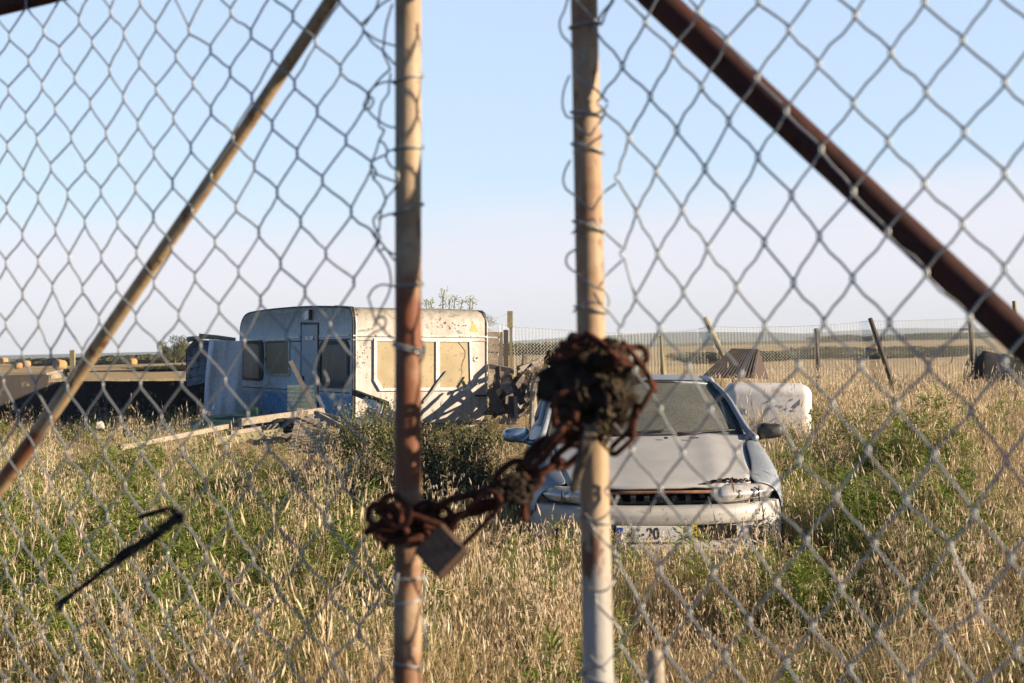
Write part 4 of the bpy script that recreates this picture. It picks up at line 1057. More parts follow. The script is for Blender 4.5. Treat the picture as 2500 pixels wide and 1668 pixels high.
mb = MB(); mb.add([at(862, 1024, 18.6), at(880, 1018, 18.4), at(910, 1030, 18.0), at(900, 1042, 17.8), at(868, 1036, 18.1)], [(0, 1, 2, 3, 4)]); wthing(mb, 'panel_scrap', whitef, 'crumpled white panel lying low in the shrub before the caravan', 'scrap', solid=.01)
mb = MB(); mb.board(at(1090, 1034, 22.0), at(1190, 1030, 22.6), .07, .05, (0, 0, 1)); wthing(mb, 'plank', M['wood'], 'brown board lying along the foot of the sunlit caravan end', 'plank', PL)
# long beams and the broken board panel on the left
bd('beam', (585, 1031, 17.2), (790, 1003, 18.0), .085, .07, M['wood'], 'long pale beam sloping up to the broken board panel', cat='beam', seg=10)
bd('beam', (290, 1094, 16.0), (588, 1034, 17.4), .055, .06, M['wood'], 'long thin beam sunk in the grass left of the pale one', cat='beam', seg=10)
bd('beam', (560, 1059, 16.6), (680, 1040, 17.0), .06, .05, M['wood'], 'short middle beam under the long pale beam', cat='beam')
bd('beam', (520, 1078, 16.2), (690, 1054, 16.6), .09, .06, M['wood_moss'], 'lowest mossy beam of the stack in the grass', cat='beam')
for k, (x0, y0, x1, y1, w_, lb) in enumerate([(600, 1062, 672, 1066, .06, 'short board lying flat at the left end of the debris heap'), (640, 1046, 720, 1072, .05, 'thin board slanting down across the debris heap'), (690, 1070, 760, 1048, .07, 'board rising behind the black crate'), (800, 1030, 860, 1050, .07, 'pale board end right of the broken board panel'), (812, 1062, 880, 1040, .06, 'board slanting up right of the broken board panel'), (768, 1008, 830, 1022, .05, 'thin board resting on top of the broken board panel'), (620, 1080, 700, 1072, .08, 'low split board half sunk in the grass'), (840, 1075, 905, 1056, .08, 'wide pale board end low in the shrub edge'), (665, 1022, 735, 1030, .05, 'thin lath bridging the long beam and the panel')]):
    bd('plank', (x0, y0, 17.0 + .1 * k), (x1, y1, 17.2), w_, .03, (M['wood'], M['wood_grey'])[k % 2], lb, cat='plank', group='short boards of the debris heap')
mb = MB(); mb.box(at(700, 1040, 17.6), (.26, .3, .20), Matrix.Rotation(.3, 3, 'Z'), .01)
for k in range(3): mb.box(at(700, 1028 + 12 * k, 17.42), (.27, .02, .008), Matrix.Rotation(.3, 3, 'Z'))
wthing(mb, 'black_crate', M['blackpl'], 'black crate between the beams and the broken panel', 'crate')
pan = empty('board_panel', at(745, 1080, 16.5), 'broken panel of upright boards leaning in the grass before the caravan', 'panel')
tops = [(733, 1001), (747, 1008), (760, 1013), (774, 1020), (790, 1028), (806, 1040), (822, 1050), (838, 1060)]
bots = [(712, 1085), (728, 1090), (744, 1092), (760, 1095), (776, 1098), (790, 1100), (806, 1102), (822, 1104)]
for i, (t_, b_) in enumerate(zip(tops, bots)):
    mb = MB(); mb.board(at(b_[0], b_[1] + 12, 16.3), at(t_[0], t_[1] + random.uniform(-3, 3), 16.9), .066, .018, (1, 0, 0), 5); wpart(mb, 'board', M['wood'], pan)
mb = MB(); mb.board(at(729, 1013, 16.72), at(796, 1043, 16.75), .055, .02, (0, 0, 1)); wpart(mb, 'cross_batten', M['wood'], pan)
bd('plank', (778, 1012, 17.3), (905, 1078, 16.6), .05, .03, M['wood'], 'pale board sliding down to the right of the broken panel', group=PL)
# chicken wire sheet leaning before the door
mb = MB()
for i in range(26):
    for sgn in (-1, 1):
        P = []
        for j in range(13):
            P.append(at(702 + i * 2.6 + (j % 2) * 2.4 * sgn + 1.3, 940 + j * 5.5, 21.3 - j * .02))
        mb.tube(P, .0022, 3, cap=False)
wthing(mb, 'chicken_wire', mat_mottle('green_wire', (.12, .17, .12), (.2, .22, .15), 9, .6), 'limp sheet of green chicken wire before the caravan door', 'wire mesh')
# green tarpaulin behind the long beam
mb = MB()
def tarp(u, v):
    x = 300 + 330 * u; ybase = 1068 - 40 * u; 
    top = 1046 - 42 * u + 6 * math.sin(u * 5) + 3 * math.sin(u * 17)
    p = at(x, ybase * (1 - v) + top * v, 21.0 + .8 * v)
    return p + Vector((0, 0, .035 * mn.noise(Vector((u * 9, v * 5, 2)))))
mb.grid(tarp, 60, 14); wthing(mb, 'tarpaulin', mat_mottle('dark_green_tarp', (.012, .045, .028), (.02, .07, .045), 9, .6), 'crumpled dark green tarpaulin in the shade beside the caravan', 'tarpaulin', smooth=True, solid=.004)
mb = MB(); 
V = bm = None
import bmesh
def rock(c, s, seed):
    b = bmesh.new(); bmesh.ops.create_icosphere(b, subdivisions=3, radius=1)
    mb = MB(); mb.add([Vector((v.co.x * s[0], v.co.y * s[1], v.co.z * s[2])) * (1 + .35 * mn.noise(v.co * 1.3 + Vector((seed, 0, 0))) + .12 * mn.noise(v.co * 4)) + c for v in b.verts], [tuple(v.index for v in f.verts) for f in b.faces]); b.free(); return mb
wthing(rock(at(243, 1040, 17.5), (.065, .06, .055), 3), 'rubble_stone', mat_mottle('pale_stone', (.42, .36, .28), (.5, .44, .36), 9, .95, bs=.8, bd=.01), 'pale lump of rubble among the grass before the black wall', 'stone')
# ------------------------------------------------------------------ shed, white sheet, black timber wall
shed = empty('shed', at(485, 1000, 27.5), 'small blue grey plank shed hidden behind the white sheet', 'shed')
shed_m = mat_mottle('blue_grey_boards', (.20, .25, .30), (.30, .34, .36), 5, .9, c3=(.10, .11, .12), s3=12, lo3=.5, hi3=.6)
def sh(px, py, d=0): return at(px, py, 27.0 + d)
for k in range(6):
    a, b_ = 862 + k * 21, 881 + k * 21
    mb = MB(); mb.add([sh(456, a), sh(520, a - 16), sh(520, b_ - 14), sh(456, b_), sh(456, a, .03), sh(520, a - 16, .03), sh(520, b_ - 14, .03), sh(456, b_, .03)], [(0, 3, 2, 1), (4, 5, 6, 7), (0, 1, 5, 4), (3, 7, 6, 2), (0, 4, 7, 3), (1, 2, 6, 5)]); wpart(mb, 'wall_board', shed_m if k < 4 else M['wood_black'], shed)
mb = MB(); mb.add([sh(454, 862, .1), sh(590, 840, .1), sh(590, 1060, .1), sh(454, 1060, .1)], [(0, 1, 2, 3)]); wpart(mb, 'added_backing', M['wood_black'], shed)  # added dark backing that hides bright gaps between the wall boards
mb = MB(); mb.add([sh(452, 862, -.15), sh(480, 833, .4), sh(580, 838, .4), sh(560, 868, -.15)], [(0, 1, 2, 3)]); wpart(mb, 'roof', shed_m, shed, solid=.03)
mb = MB(); mb.board(sh(457, 861, -.2), sh(486, 828, .2), .12, .05, (0, 0, 1)); wpart(mb, 'barge_board', M['wood_grey'], shed)
for i, (a, b_, lb) in enumerate([((459, 829), (492, 826), 'dark round log end jutting left from the shed roof'), ((486, 821), (575, 829), 'pale pole lying along the shed roof')]):
    mb = MB(); mb.tube([sh(*a, -.1), sh((a[0] + b_[0]) / 2, (a[1] + b_[1]) / 2 - 1, 0), sh(*b_, .1)], [.05, .045, .035], 8, jit=.1); wthing(mb, 'log', M['wood_moss'] if i == 0 else M['wood'], lb, 'log')
mb = MB()
def sheet(u, v):
    xl = 512 - 14 * v - 4 * math.sin(v * 3.1); x = xl + (592 - xl) * u
    y = 829 + 4 * u + (1035 - 829 + 6 * math.sin(u * 9)) * v
    fold = .10 * math.exp(-((u - .12) / .09) ** 2) + .03 * math.sin(u * 16 + v * 2) + .04 * math.sin((u + v) * 6)
    return at(x, y, 26.2 - fold * 1.2)
mb.grid(sheet, 44, 30); wthing(mb, 'white_sheet', mat_mottle('white_tarp', (.74, .76, .76), (.80, .81, .80), 4, .7, c3=(.62, .62, .60), s3=15), 'white plastic sheet hanging down beside the caravan back end', 'sheet', smooth=True, solid=.004)
wall = empty('timber_wall', at(200, 1060, 24.5), 'long low wall of blackened timber boards lying in the shadow', 'wall')
def wl_pt(px, py): 
    Y = 25.3 + (px / 470) * 2.2; return at(px, py, Y)
for k in range(7):
    t = k / 7; mb = MB()
    xs = [-330, -60, 118] if k == 0 else [-330, -60, 150, 320, 470]
    for i in range(len(xs) - 1):
        ya = lambda x: 918 - .035 * x if x < 150 else 906 - (x - 150) * .003
        h0, h1 = (1090 - ya(xs[i])) / 7, (1090 - ya(xs[i + 1])) / 7
        p0 = wl_pt(xs[i] + 1, ya(xs[i]) + h0 * (k + .5)); p1 = wl_pt(xs[i + 1] - 1, ya(xs[i + 1]) + h1 * (k + .5))
        mb.board(p0, p1, h0 * 1.12 / F * p0.y, .035, (0, 0, 1), 6, .004)
    wpart(mb, 'board', M['wood_black'] if k or True else M['wood'], wall)
mb = MB(); mb.board(wl_pt(112, 913), wl_pt(168, 903), .05, .05, (0, 0, 1)); mb.board(wl_pt(124, 920), wl_pt(165, 914), .09, .03, (0, 0, 1)); wpart(mb, 'broken_board', M['wood'], wall); 
mb = MB(); mb.board(wl_pt(152, 908), wl_pt(470, 903), .02, .10, (0, 0, 1), 8); wpart(mb, 'top_cap', M['wood_black'], wall)
mb = MB(); mb.board(at(178, 935, 26), at(177, 856, 26), .085, .07, (1, 0, 0), 4); wthing(mb, 'fence_post', M['wood_moss'], 'mossy wooden post standing behind the black timber wall', 'post')
# ------------------------------------------------------------------ pallet, posts and the wood pile right of the caravan
pal = empty('pallet', at(1200, 930, 24.6), 'upright wooden pallet standing against the right side of the caravan', 'pallet')
for i, (a, b_, w) in enumerate([((1180, 815), (1219, 817), .085), (((1181, 833)), (1219, 834), .11), ((1183, 851), (1219, 852), .105), ((1184, 868), (1217, 869), .085), ((1185, 884), (1216, 885), .085), ((1186, 905), (1217, 905), .085)]):
    mb = MB(); mb.board(at(*a, 24.5), at(*b_, 24.5), w, .022, (0, 0, 1), 3, .002); wpart(mb, 'slat', M['wood'], pal)
for x in (1184, 1220):
    mb = MB(); mb.board(at(x + 1, 812, 24.62), at(x + 3, 925, 24.62), .09, .09, (1, 0, 0), 3); wpart(mb, 'bearer', M['wood_grey'], pal)
mb = MB(); mb.board(at(1236, 1000, 25.4), at(1235, 806, 25.4), .085, .07, (1, 0, 0), 6); wthing(mb, 'fence_post', M['wood_dark'], 'dark stout post standing beside the upright pallet', 'post')
mb = MB(); mb.board(at(1249, 1000, 25.6), at(1247, 760, 25.6), .05, .07, (1, 0, 0), 8); mb.board(at(1245, 800, 25.55), at(1245, 760, 25.55), .10, .08, (1, 0, 0), 3); wthing(mb, 'fence_post', M['wood_moss'], 'tall pale post with a lichen block on top, right of the pallet', 'post')
U_ = random.uniform
pile = [  # (x0,y0,Y0, x1,y1,Y1, width, mat, label); dark woods carry the pile's shade in their colour
 (1196, 894, 23.0, 1254, 906, 22.7, .085, 'wood', 'pale board lying flat across the top of the wood pile', (0, -.3, 1)),
 (1283, 865, 23.6, 1284, 920, 23.5, .07, 'wood', 'short pale board standing up out of the middle of the pile', (1, 0, .25)),
 (1281, 863, 23.75, 1270, 925, 23.6, .06, 'wood_dark', 'dark board right behind the short upright one', (1, 0, .25)),
 (1206, 1015, 22.0, 1300, 892, 22.7, .10, 'wood_dark', 'longest grey board slanting up to the right through the pile', (0, 0, 1)),
 (1236, 916, 22.4, 1276, 985, 21.8, .11, 'wood_dark', 'grey board slanting down to the right across the pile', (1, 0, .3)),
 (1228, 932, 22.1, 1248, 960, 21.9, .13, 'wood_grey', 'short wide board lying on the front of the pile', (1, 0, .4)),
 (1195, 950, 22.3, 1224, 1010, 21.9, .15, 'wood_dark', 'wide grey board leaning beside the caravan corner', (1, 0, .3)),
 (1200, 990, 22.2, 1262, 925, 22.6, .09, 'wood_dark', 'dark board slanting up left of the pile middle', (0, 0, 1)),
 (1206, 1012, 22.75, 1262, 935, 23.3, .40, 'wood_dark', 'wide dark door panel leaning inside the wood pile', (1, 0, .4)),  # added panels close the pile so its shadow falls solid
 (1240, 1010, 22.9, 1300, 925, 23.4, .35, 'wood_dark', 'second dark panel added behind the pile middle to thicken its shadow', (1, 0, .5)),
 (1262, 905, 22.8, 1320, 880, 23.2, .08, 'wood_grey', 'grey board resting on the right shoulder of the pile', (0, 0, 1)),
 (1285, 905, 22.4, 1340, 878, 22.7, .05, 'wood_grey', 'thin curved lath on the right shoulder of the pile', (0, 0, 1)),
 (1250, 1022, 21.6, 1252, 968, 21.8, .14, 'wood_dark', 'wide grey board standing at the foot of the pile', (1, 0, 0)),
 (1262, 1022, 21.4, 1258, 970, 21.6, .06, 'wood', 'narrow bright board standing at the foot of the pile', (1, 0, 0)),
 (1212, 915, 23.3, 1198, 990, 22.8, .07, 'wood_dark', 'dark lath dropping from the flat board to the ground', (1, 0, 0)),
 (1222, 900, 23.4, 1224, 930, 23.4, .06, 'wood', 'pale stub under the flat board of the pile', (1, 0, 0)),
 (1276, 965, 21.9, 1290, 905, 22.3, .06, 'wood_dark', 'dark steep board right of the pile middle', (1, 0, 0)),
 (1218, 1028, 21.3, 1262, 1030, 21.2, .09, 'wood', 'pale board lying in the grass before the pile', (0, -.3, 1)),
 (1300, 988, 21.6, 1345, 985, 21.8, .05, 'wood', 'pale slat lying behind the twisted post', (0, -.3, 1)),
 (1298, 1003, 21.3, 1350, 1000, 21.5, .10, 'wood', 'wide pale slat lying low behind the car', (0, -.3, 1)),
 (1232, 985, 22.4, 1252, 1012, 22.0, .12, 'wood_dark', 'dark wide board buried low in the pile', (0, 0, 1)),
 (1208, 955, 22.8, 1230, 925, 23.0, .10, 'rust', 'rusty flat iron inside the left of the pile', (0, 0, 1)),
]
for (x0, y0, Y0, x1, y1, Y1, w, mt, lb, up) in pile:
    mb = MB(); mb.board(at(x0, y0, Y0), at(x1, y1, Y1), w, .03, up, 6); wthing(mb, 'plank' if mt != 'rust' else 'iron_bar', M[mt], lb, 'plank' if mt != 'rust' else 'iron bar', 'boards of the wood pile beside the caravan')
for k in range(34):
    x0 = U_(1198, 1310); y0 = U_(955, 1025); x1_ = min(max(x0 + U_(-35, 75), 1196), 1345); y1_ = U_(890, 950) if k % 3 else U_(940, 1000)
    mb = MB(); mb.board(at(x0, y0, 22.3 + U_(-.2, .9)), at(x1_, y1_, 22.7 + U_(-.2, .6)), U_(.05, .10), .025, (U_(-.5, 1), 0, U_(.2, 1)), 6)
    wthing(mb, 'lath', (M['wood_dark'], M['wood_grey'], M['wood_dark'], M['wood'])[k % 4], 'split lath jumbled inside the wood pile', 'plank', 'laths jumbled in the wood pile')  # pale and dark woods paint lit and shaded laths
mb = MB(); P = [at(1300, 1085, 19.6), at(1301, 1030, 19.7), at(1302, 985, 19.8), at(1304, 955, 19.8), at(1308, 935, 19.8), at(1315, 918, 19.8)]
mb.tube(smoothline(P, 4), [.058, .056, .056, .055, .054, .052, .05, .05, .05, .048, .048, .05, .055, .06, .06, .058, .05, .045, .04, .034, .03], 9, jit=.14); wthing(mb, 'weathered_post', M['wood'], 'thick twisted weathered post standing between pile and car', 'post')
mb = MB()
def rag2(u, v): return at(1312 + 28 * u + 6 * v, 925 - 22 * u - 12 * v + 5 * math.sin(u * 7), 19.9 + .05 * math.sin(u * 9 + v * 5))
mb.grid(rag2, 12, 6); wthing(mb, 'cloth_scrap', whitef, 'white cloth scrap caught on top of the twisted post', 'cloth', smooth=True, solid=.006)
# ------------------------------------------------------------------ white rounded tank, sheet metal A-frame, cart
mb = MB(); tk = at(1871, 975, 16.6)
mb.box((0, 0, .56), (.985, .62, 1.12)); o = mb.build('white_tank', mat_mottle('chalky_white_plastic', (.66, .62, .57), (.74, .71, .67), 3, .5, c3=(.36, .26, .17), s3=3.2, lo3=.57, hi3=.72, bs=.3, bd=.01), None, smooth=False)
o.modifiers.new('b', 'BEVEL').width = .12; o.modifiers['b'].segments = 6; o.modifiers['b'].limit_method = 'ANGLE'; o.data.polygons.foreach_set('use_smooth', [True] * len(o.data.polygons))
o.location = (tk.x, tk.y + .1, -.04); o.rotation_euler = (R(1), R(1.6), R(-6)); tag(o, 'white rounded plastic tank with brown stains standing in dry grass behind the car', 'tank')
af = empty('sheet_shelter', at(1800, 930, 27.0), 'low tent shaped shelter of dark corrugated sheets before the far fence', 'shelter')
sm = mat_mottle('grey_corrugated_sheet', (.055, .045, .038), (.09, .075, .062), 6, .9, c3=(.05, .035, .028), s3=9)
mb = MB()
def corr(u, v):
    a = at(1710, 922, 26.4).lerp(at(1838, 922, 26.2), u); b_ = at(1787, 851, 27.4).lerp(at(1852, 852, 27.3), u)
    p = a.lerp(b_, v); return p + Vector((0, .012 * math.sin(u * 90), 0))
mb.grid(corr, 90, 4); wpart(mb, 'front_sheet', sm, af, solid=.01)
mb = MB(); mb.add([at(1852, 852, 27.3), at(1838, 924, 26.2), at(1877, 924, 28.6)], [(0, 1, 2)]); wpart(mb, 'end_panel', mat_mottle('rust_dark_panel', (.05, .035, .03), (.09, .06, .045), 9, .9), af, solid=.02)
mb = MB(); mb.add([at(1787, 851, 27.4), at(1852, 852, 27.3), at(1877, 924, 28.6), at(1760, 920, 28.8)], [(0, 1, 2, 3)]); wpart(mb, 'back_sheet', sm, af, solid=.01)
mb = MB(); c0 = at(2430, 905, 32.4)
def heap(u, v):
    x = (u - .5) * 1.25; y = (v - .5) * 1.2; e = max(0, 1 - (2 * abs(u - .5)) ** 5) * max(0, 1 - (2 * abs(v - .5)) ** 4)
    return (c0.x + x + .10 * e * mn.noise(Vector((u * 4, v * 4, 1))), c0.y + y, (1.28 - .26 * u + .10 * mn.noise(Vector((u * 5, v * 5, 2)))) * e ** .35)
mb.grid(heap, 26, 18); wthing(mb, 'sheeted_heap', mat_mottle('dark_blue_grey_sheet', (.010, .011, .014), (.02, .021, .024), 6, .9), 'dark sheeted heap standing behind the far fence on the right', 'heap', smooth=True)
# ------------------------------------------------------------------ far wire fence
ff = empty('wire_fence', at(1700, 940, 30), 'long chain link fence with leaning wooden posts crossing the field', 'fence')
fposts = [((1260, 1000), (1258, 808), 28.8, 'wood_moss'), ((1619, 925), (1613, 820), 30, 'wood_moss'), ((1792, 928), (1721, 775), 30.3, 'wood_moss'), ((1998, 955), (1992, 802), 31, 'wood_dark'), ((2184, 958), (2124, 777), 31.4, 'wood_dark'), ((2376, 925), (2367, 778), 32, 'wood_dark'), ((2482, 900), (2476, 735), 33, 'wood_moss'), ((2660, 900), (2662, 770), 34, 'wood_grey')]
for i, (b_, t_, Y, mt) in enumerate(fposts):
    if i == 0: continue
    mb = MB(); pb = at(b_[0], b_[1], Y); pt = at(t_[0], t_[1], Y + (.1 if i % 2 else -.1)); d = (pb - pt).normalized(); pb = pb + d * (pb.z + .1) / max(.2, -d.z)
    mb.tube(smoothline([pb, pb.lerp(pt, .5) + Vector((.01, 0, 0)), pt], 4), [.062, .06, .06, .058, .058, .056, .056, .055, .05], 8, jit=.08)
    o = wpart(mb, 'post', M[mt], ff)
    if i in (2, 4): tag(o, 'leaning wooden post')
topl = [(1180, 775, 28.6), (1215, 790, 28.6), (1258, 798, 28.8), (1400, 806, 29.2), (1500, 812, 29.5), (1613, 811, 30), (1700, 803, 30.2), (1730, 795, 30.3), (1830, 798, 30.6), (1992, 794, 31), (2060, 790, 31.2), (2127, 783, 31.4), (2200, 784, 31.6), (2367, 779, 32), (2475, 776, 33), (2662, 780, 34)]
def topz(px):
    for i in range(len(topl) - 1):
        a, b_ = topl[i], topl[i + 1]
        if a[0] <= px <= b_[0]:
            f = (px - a[0]) / (b_[0] - a[0]); return a[1] + (b_[1] - a[1]) * f, a[2] + (b_[2] - a[2]) * f
    return topl[-1][1:]
mb = MB(); px = 1182.0; colx = []
while px < 2655:
    y, Y = topz(px); colx.append(at(px, y, Y)); px += .034 / Y * F
for i in range(len(colx) - 1):
    a, b_ = colx[i], colx[i + 1]
    zt = a.z; nn = int(zt / .034); P = []
    for j in range(nn + 1):
        q = a if (j + i) % 2 == 0 else b_
        P.append(Vector((q.x, q.y, (a.z + b_.z) / 2 - j * .034)) + Vector((.012 * mn.noise(Vector((i * .2, j * .15, 0))), .02 * mn.noise(Vector((i * .1, j * .1, 5))), .01 * mn.noise(Vector((i * .3, j * .1, 9))))))
    mb.tube(P, .0044, 3, cap=False)
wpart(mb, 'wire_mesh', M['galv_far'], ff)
for dz in (0, .45):
    mb = MB(); mb.tube([p - Vector((0, 0, dz * 2 + (.02 * math.sin(i * .05)))) for i, p in enumerate(colx[::4])], .0035, 4); wpart(mb, 'line_wire', M['galv'], ff)
# tangle of wire beside the caravan roof
mb = MB()
for q in range(12):
    c0 = (1192 + random.uniform(-8, 10), 785 + random.uniform(-12, 14)); P = []
    for k in range(9): P.append(at(c0[0] + random.uniform(-14, 14), c0[1] + random.uniform(-12, 12), 24 + random.uniform(-.15, .15)))
    mb.tube(smoothline(P, 4), .0025, 4)
P = [at(1180, 770, 23.6), at(1195, 775, 24), at(1215, 776, 24.8), at(1240, 766, 25.6)]; mb.tube(smoothline(P, 5), .004, 4)
wthing(mb, 'wire_tangle', M['galv'], 'tangle of loose wire between caravan roof and tall post', 'wire')
# ------------------------------------------------------------------ ground, fields, hills
def gmat():
    m, nt, b = newmat('field_ground')
    tc = nt.nodes.new('ShaderNodeTexCoord'); sp = nt.nodes.new('ShaderNodeSeparateXYZ'); nt.links.new(tc.outputs['Object'], sp.inputs[0])
    v = tc.outputs['Object']
    n1 = nz(nt, v, .6, 6, .7); n2 = nz(nt, v, 9, 6, .75); n3 = nz(nt, coords(nt, (.012, .05, 1)), 1.0, 5, .6); n4 = nz(nt, coords(nt, (.3, 2.5, 1)), 1, 4, .7)
    near = mix(nt, ramp(nt, n2, [(.3, 0), (.7, 1)]), (.035, .025, .014), (.09, .065, .036))
    near = mix(nt, ramp(nt, n1, [(.5, 0), (.65, .6)]), near, (.05, .06, .02))
    straw = mix(nt, ramp(nt, n4, [(.3, 0), (.7, 1)]), (.40, .29, .155), (.52, .38, .21))
    straw = mix(nt, ramp(nt, n2, [(.4, 0), (.75, .35)]), straw, (.25, .19, .10))
    straw = mix(nt, ramp(nt, n3, [(.56, 0), (.62, .8)]), straw, (.22, .19, .085))
    far = mix(nt, ramp(nt, n3, [(.5, 0), (.56, 1)]), (.07, .085, .035), (.34, .26, .14))
    def step(a, c):
        r = N(nt, 'ShaderNodeMapRange'); nt.links.new(sp.outputs[1], r.inputs[0]); r.inputs[1].default_value = a; r.inputs[2].default_value = c; return r.outputs[0]
    col = mix(nt, step(26, 36), near, straw); col = mix(nt, step(380, 520), col, far)
    nt.links.new(col, b.inputs['Base Color']); b.inputs['Roughness'].default_value = 1; b.inputs['Specular IOR Level'].default_value = .05
    bump(nt, b, n2, .8, .03); return m
ys = [-12, 0, 2, 4, 6] + list(np.arange(7, 40, 1.0)) + [45, 50, 60, 75, 90, 110, 140, 180, 240, 320, 450, 650, 950, 1500, 2400, 4200]
xs_ = np.concatenate([-np.geomspace(3600, 12, 26), np.arange(-11, 14, 1.0), np.geomspace(14, 3600, 26)])
def gh(x, y):
    if y > 60: return 0.0
    return .05 * mn.noise(Vector((x * .35, y * .35, 0))) + .02 * mn.noise(Vector((x * 1.3, y * 1.3, 4)))
mb = MB(); V = [(x, y, gh(x, y)) for y in ys for x in xs_]; nx = len(xs_)
mb.add(V, [(j * nx + i, j * nx + i + 1, (j + 1) * nx + i + 1, (j + 1) * nx + i) for j in range(len(ys) - 1) for i in range(nx - 1)])
g = mb.build('ground', gmat(), None, smooth=True); g['kind'] = 'structure'
def ridge(name, Y, depth, x0, x1, hf, mat, n=160):
    mb = MB()
    def fn(u, v):
        x = x0 + (x1 - x0) * u; h = hf(x / Y * F + 1250, x)
        return (x, Y + depth * v, max(-2, h * math.sin(min(v * 2, 1) * math.pi / 2)) - (.5 if v == 0 else 0))
    mb.grid(fn, n, 6); o = mb.build(name, mat, None, smooth=True); o['kind'] = 'structure'; return o
hm = mat_mottle('wooded_hill', (.035, .052, .024), (.075, .085, .04), .012, 1, bs=.0, c3=(.17, .15, .07), s3=.004, lo3=.6, hi3=.64, spec=0)
hm2 = mat_mottle('far_hill', (.04, .055, .03), (.06, .07, .04), .004, 1, bs=.0, spec=0)
def interp(px, tb):
    if px <= tb[0][0]: return tb[0][1]
    for a, b_ in zip(tb, tb[1:]):
        if px <= b_[0]: return a[1] + (b_[1] - a[1]) * (px - a[0]) / (b_[0] - a[0])
    return tb[-1][1]
H1 = [(-400, 5), (0, 4), (300, 6), (700, 5), (1100, 8), (1250, 11), (1450, 20), (1600, 25), (1800, 26), (1980, 19), (2100, 10), (2300, 8), (2900, 8)]
ridge('hills', 2600, 900, -1500, 1900, lambda px, x: interp(px, H1) / F * 2600 + 1.6 + 1.2 * mn.noise(Vector((x * .006, 0, 0))) + .8 * mn.noise(Vector((x * .03, 0, 0))), hm, 320)
H2 = [(-400, 6), (400, 4), (1500, 8), (2050, 13), (2300, 22), (2420, 18), (2600, 12), (2900, 16)]
ridge('hills', 4300, 700, -2600, 3000, lambda px, x: interp(px, H2) / F * 4300 + 1.6 + 2.5 * mn.noise(Vector((x * .004, 3, 0))), hm2, 260)

# ------------------------------------------------------------------ plants
STRAW = [(0, (.09, .055, .022)), (.22, (.30, .20, .085)), (.5, (.60, .46, .24)), (.78, (.74, .60, .37)), (1, (.82, .71, .52))]
M['straw'] = mat_leaf('dry_straw', STRAW, .3, .65, .25)
M['oat'] = mat_leaf('oat_husk', [(0, (.34, .22, .13)), (.5, (.58, .45, .31)), (1, (.74, .64, .50))], .4, .6, .3)
M['green'] = mat_leaf('weed_green', [(0, (.03, .055, .010)), (.35, (.11, .172, .026)), (.7, (.23, .295, .052)), (1, (.39, .40, .13))], .4, .5, .4)
M['russet'] = mat_leaf('dead_russet_weed', [(0, (.07, .028, .014)), (.5, (.17, .075, .035)), (1, (.30, .16, .08))], .2, .8, .3)
M['olive'] = mat_leaf('olive_shrub_leaf', [(0, (.014, .028, .009)), (.45, (.045, .075, .018)), (.8, (.14, .165, .04)), (1, (.32, .28, .11))], .25, .6, .3)
M['hedge'] = mat_leaf('hedge_leaf', [(0, (.028, .042, .014)), (.5, (.065, .078, .026)), (1, (.16, .14, .055))], .2, .7, .3)
M['twig'] = mat_mottle('dry_twig', (.12, .09, .06), (.22, .17, .11), 30, .9)

def blade(mb, p, h, lean, az, w, seg=3, tint=.5, curl=1.0, roll=None):
    d = Vector((math.cos(az), math.sin(az), 0)); s = Vector((-math.sin(az + (roll or 0)), math.cos(az + (roll or 0)), 0)); V = []
    mb.tint = tint
    for i in range(seg + 1):
        t = i / seg; c = p + d * (lean * t ** (1.6 * curl)) + Vector((0, 0, h * (t - .18 * lean / max(h, .01) * t * t)))
        ww = w * (1 - t * .85) / 2
        V += [c - s * ww, c + s * ww]
    mb.add(V, [(2 * i, 2 * i + 1, 2 * i + 3, 2 * i + 2) for i in range(seg)]); return c
def spike(mb, p, d, L, w, tint):
    d = d.normalized(); a = d.orthogonal().normalized(); b_ = d.cross(a); mb.tint = tint
    m_ = p + d * L * .35
    mb.add([p, m_ + a * w / 2, m_ - a * w / 2 * .5 + b_ * w * .43, m_ - a * w / 2 * .5 - b_ * w * .43, p + d * L], [(0, 1, 2), (0, 2, 3), (0, 3, 1), (4, 2, 1), (4, 3, 2), (4, 1, 3)])
U = random.uniform
def t_dense(n=70, h=.42, r=.16, w=.0045):
    mb = MB(); tb = U(.3, .68); wa = U(0, 6.28); wb = U(.0, .5)
    for i in range(n):
        a = U(0, 6.28); q = r * math.sqrt(U(0, 1)); hh = h * U(.45, 1.1)
        e = blade(mb, Vector((math.cos(a) * q, math.sin(a) * q, -.02)), hh, (U(.02, .20) + .25 * wb) * hh / h, (wa + U(-.8, .8)) if U(0, 1) < wb else U(0, 6.28), w * U(.5, 1.3), 3, min(1, max(0, tb + U(-.4, .4))), roll=U(-1, 1))
        if i % 4 == 0 and hh > h * .7: spike(mb, e, Vector((U(-.4, .4), U(-.4, .4), 1)), U(.03, .06), .006, U(.6, 1))
    return mb
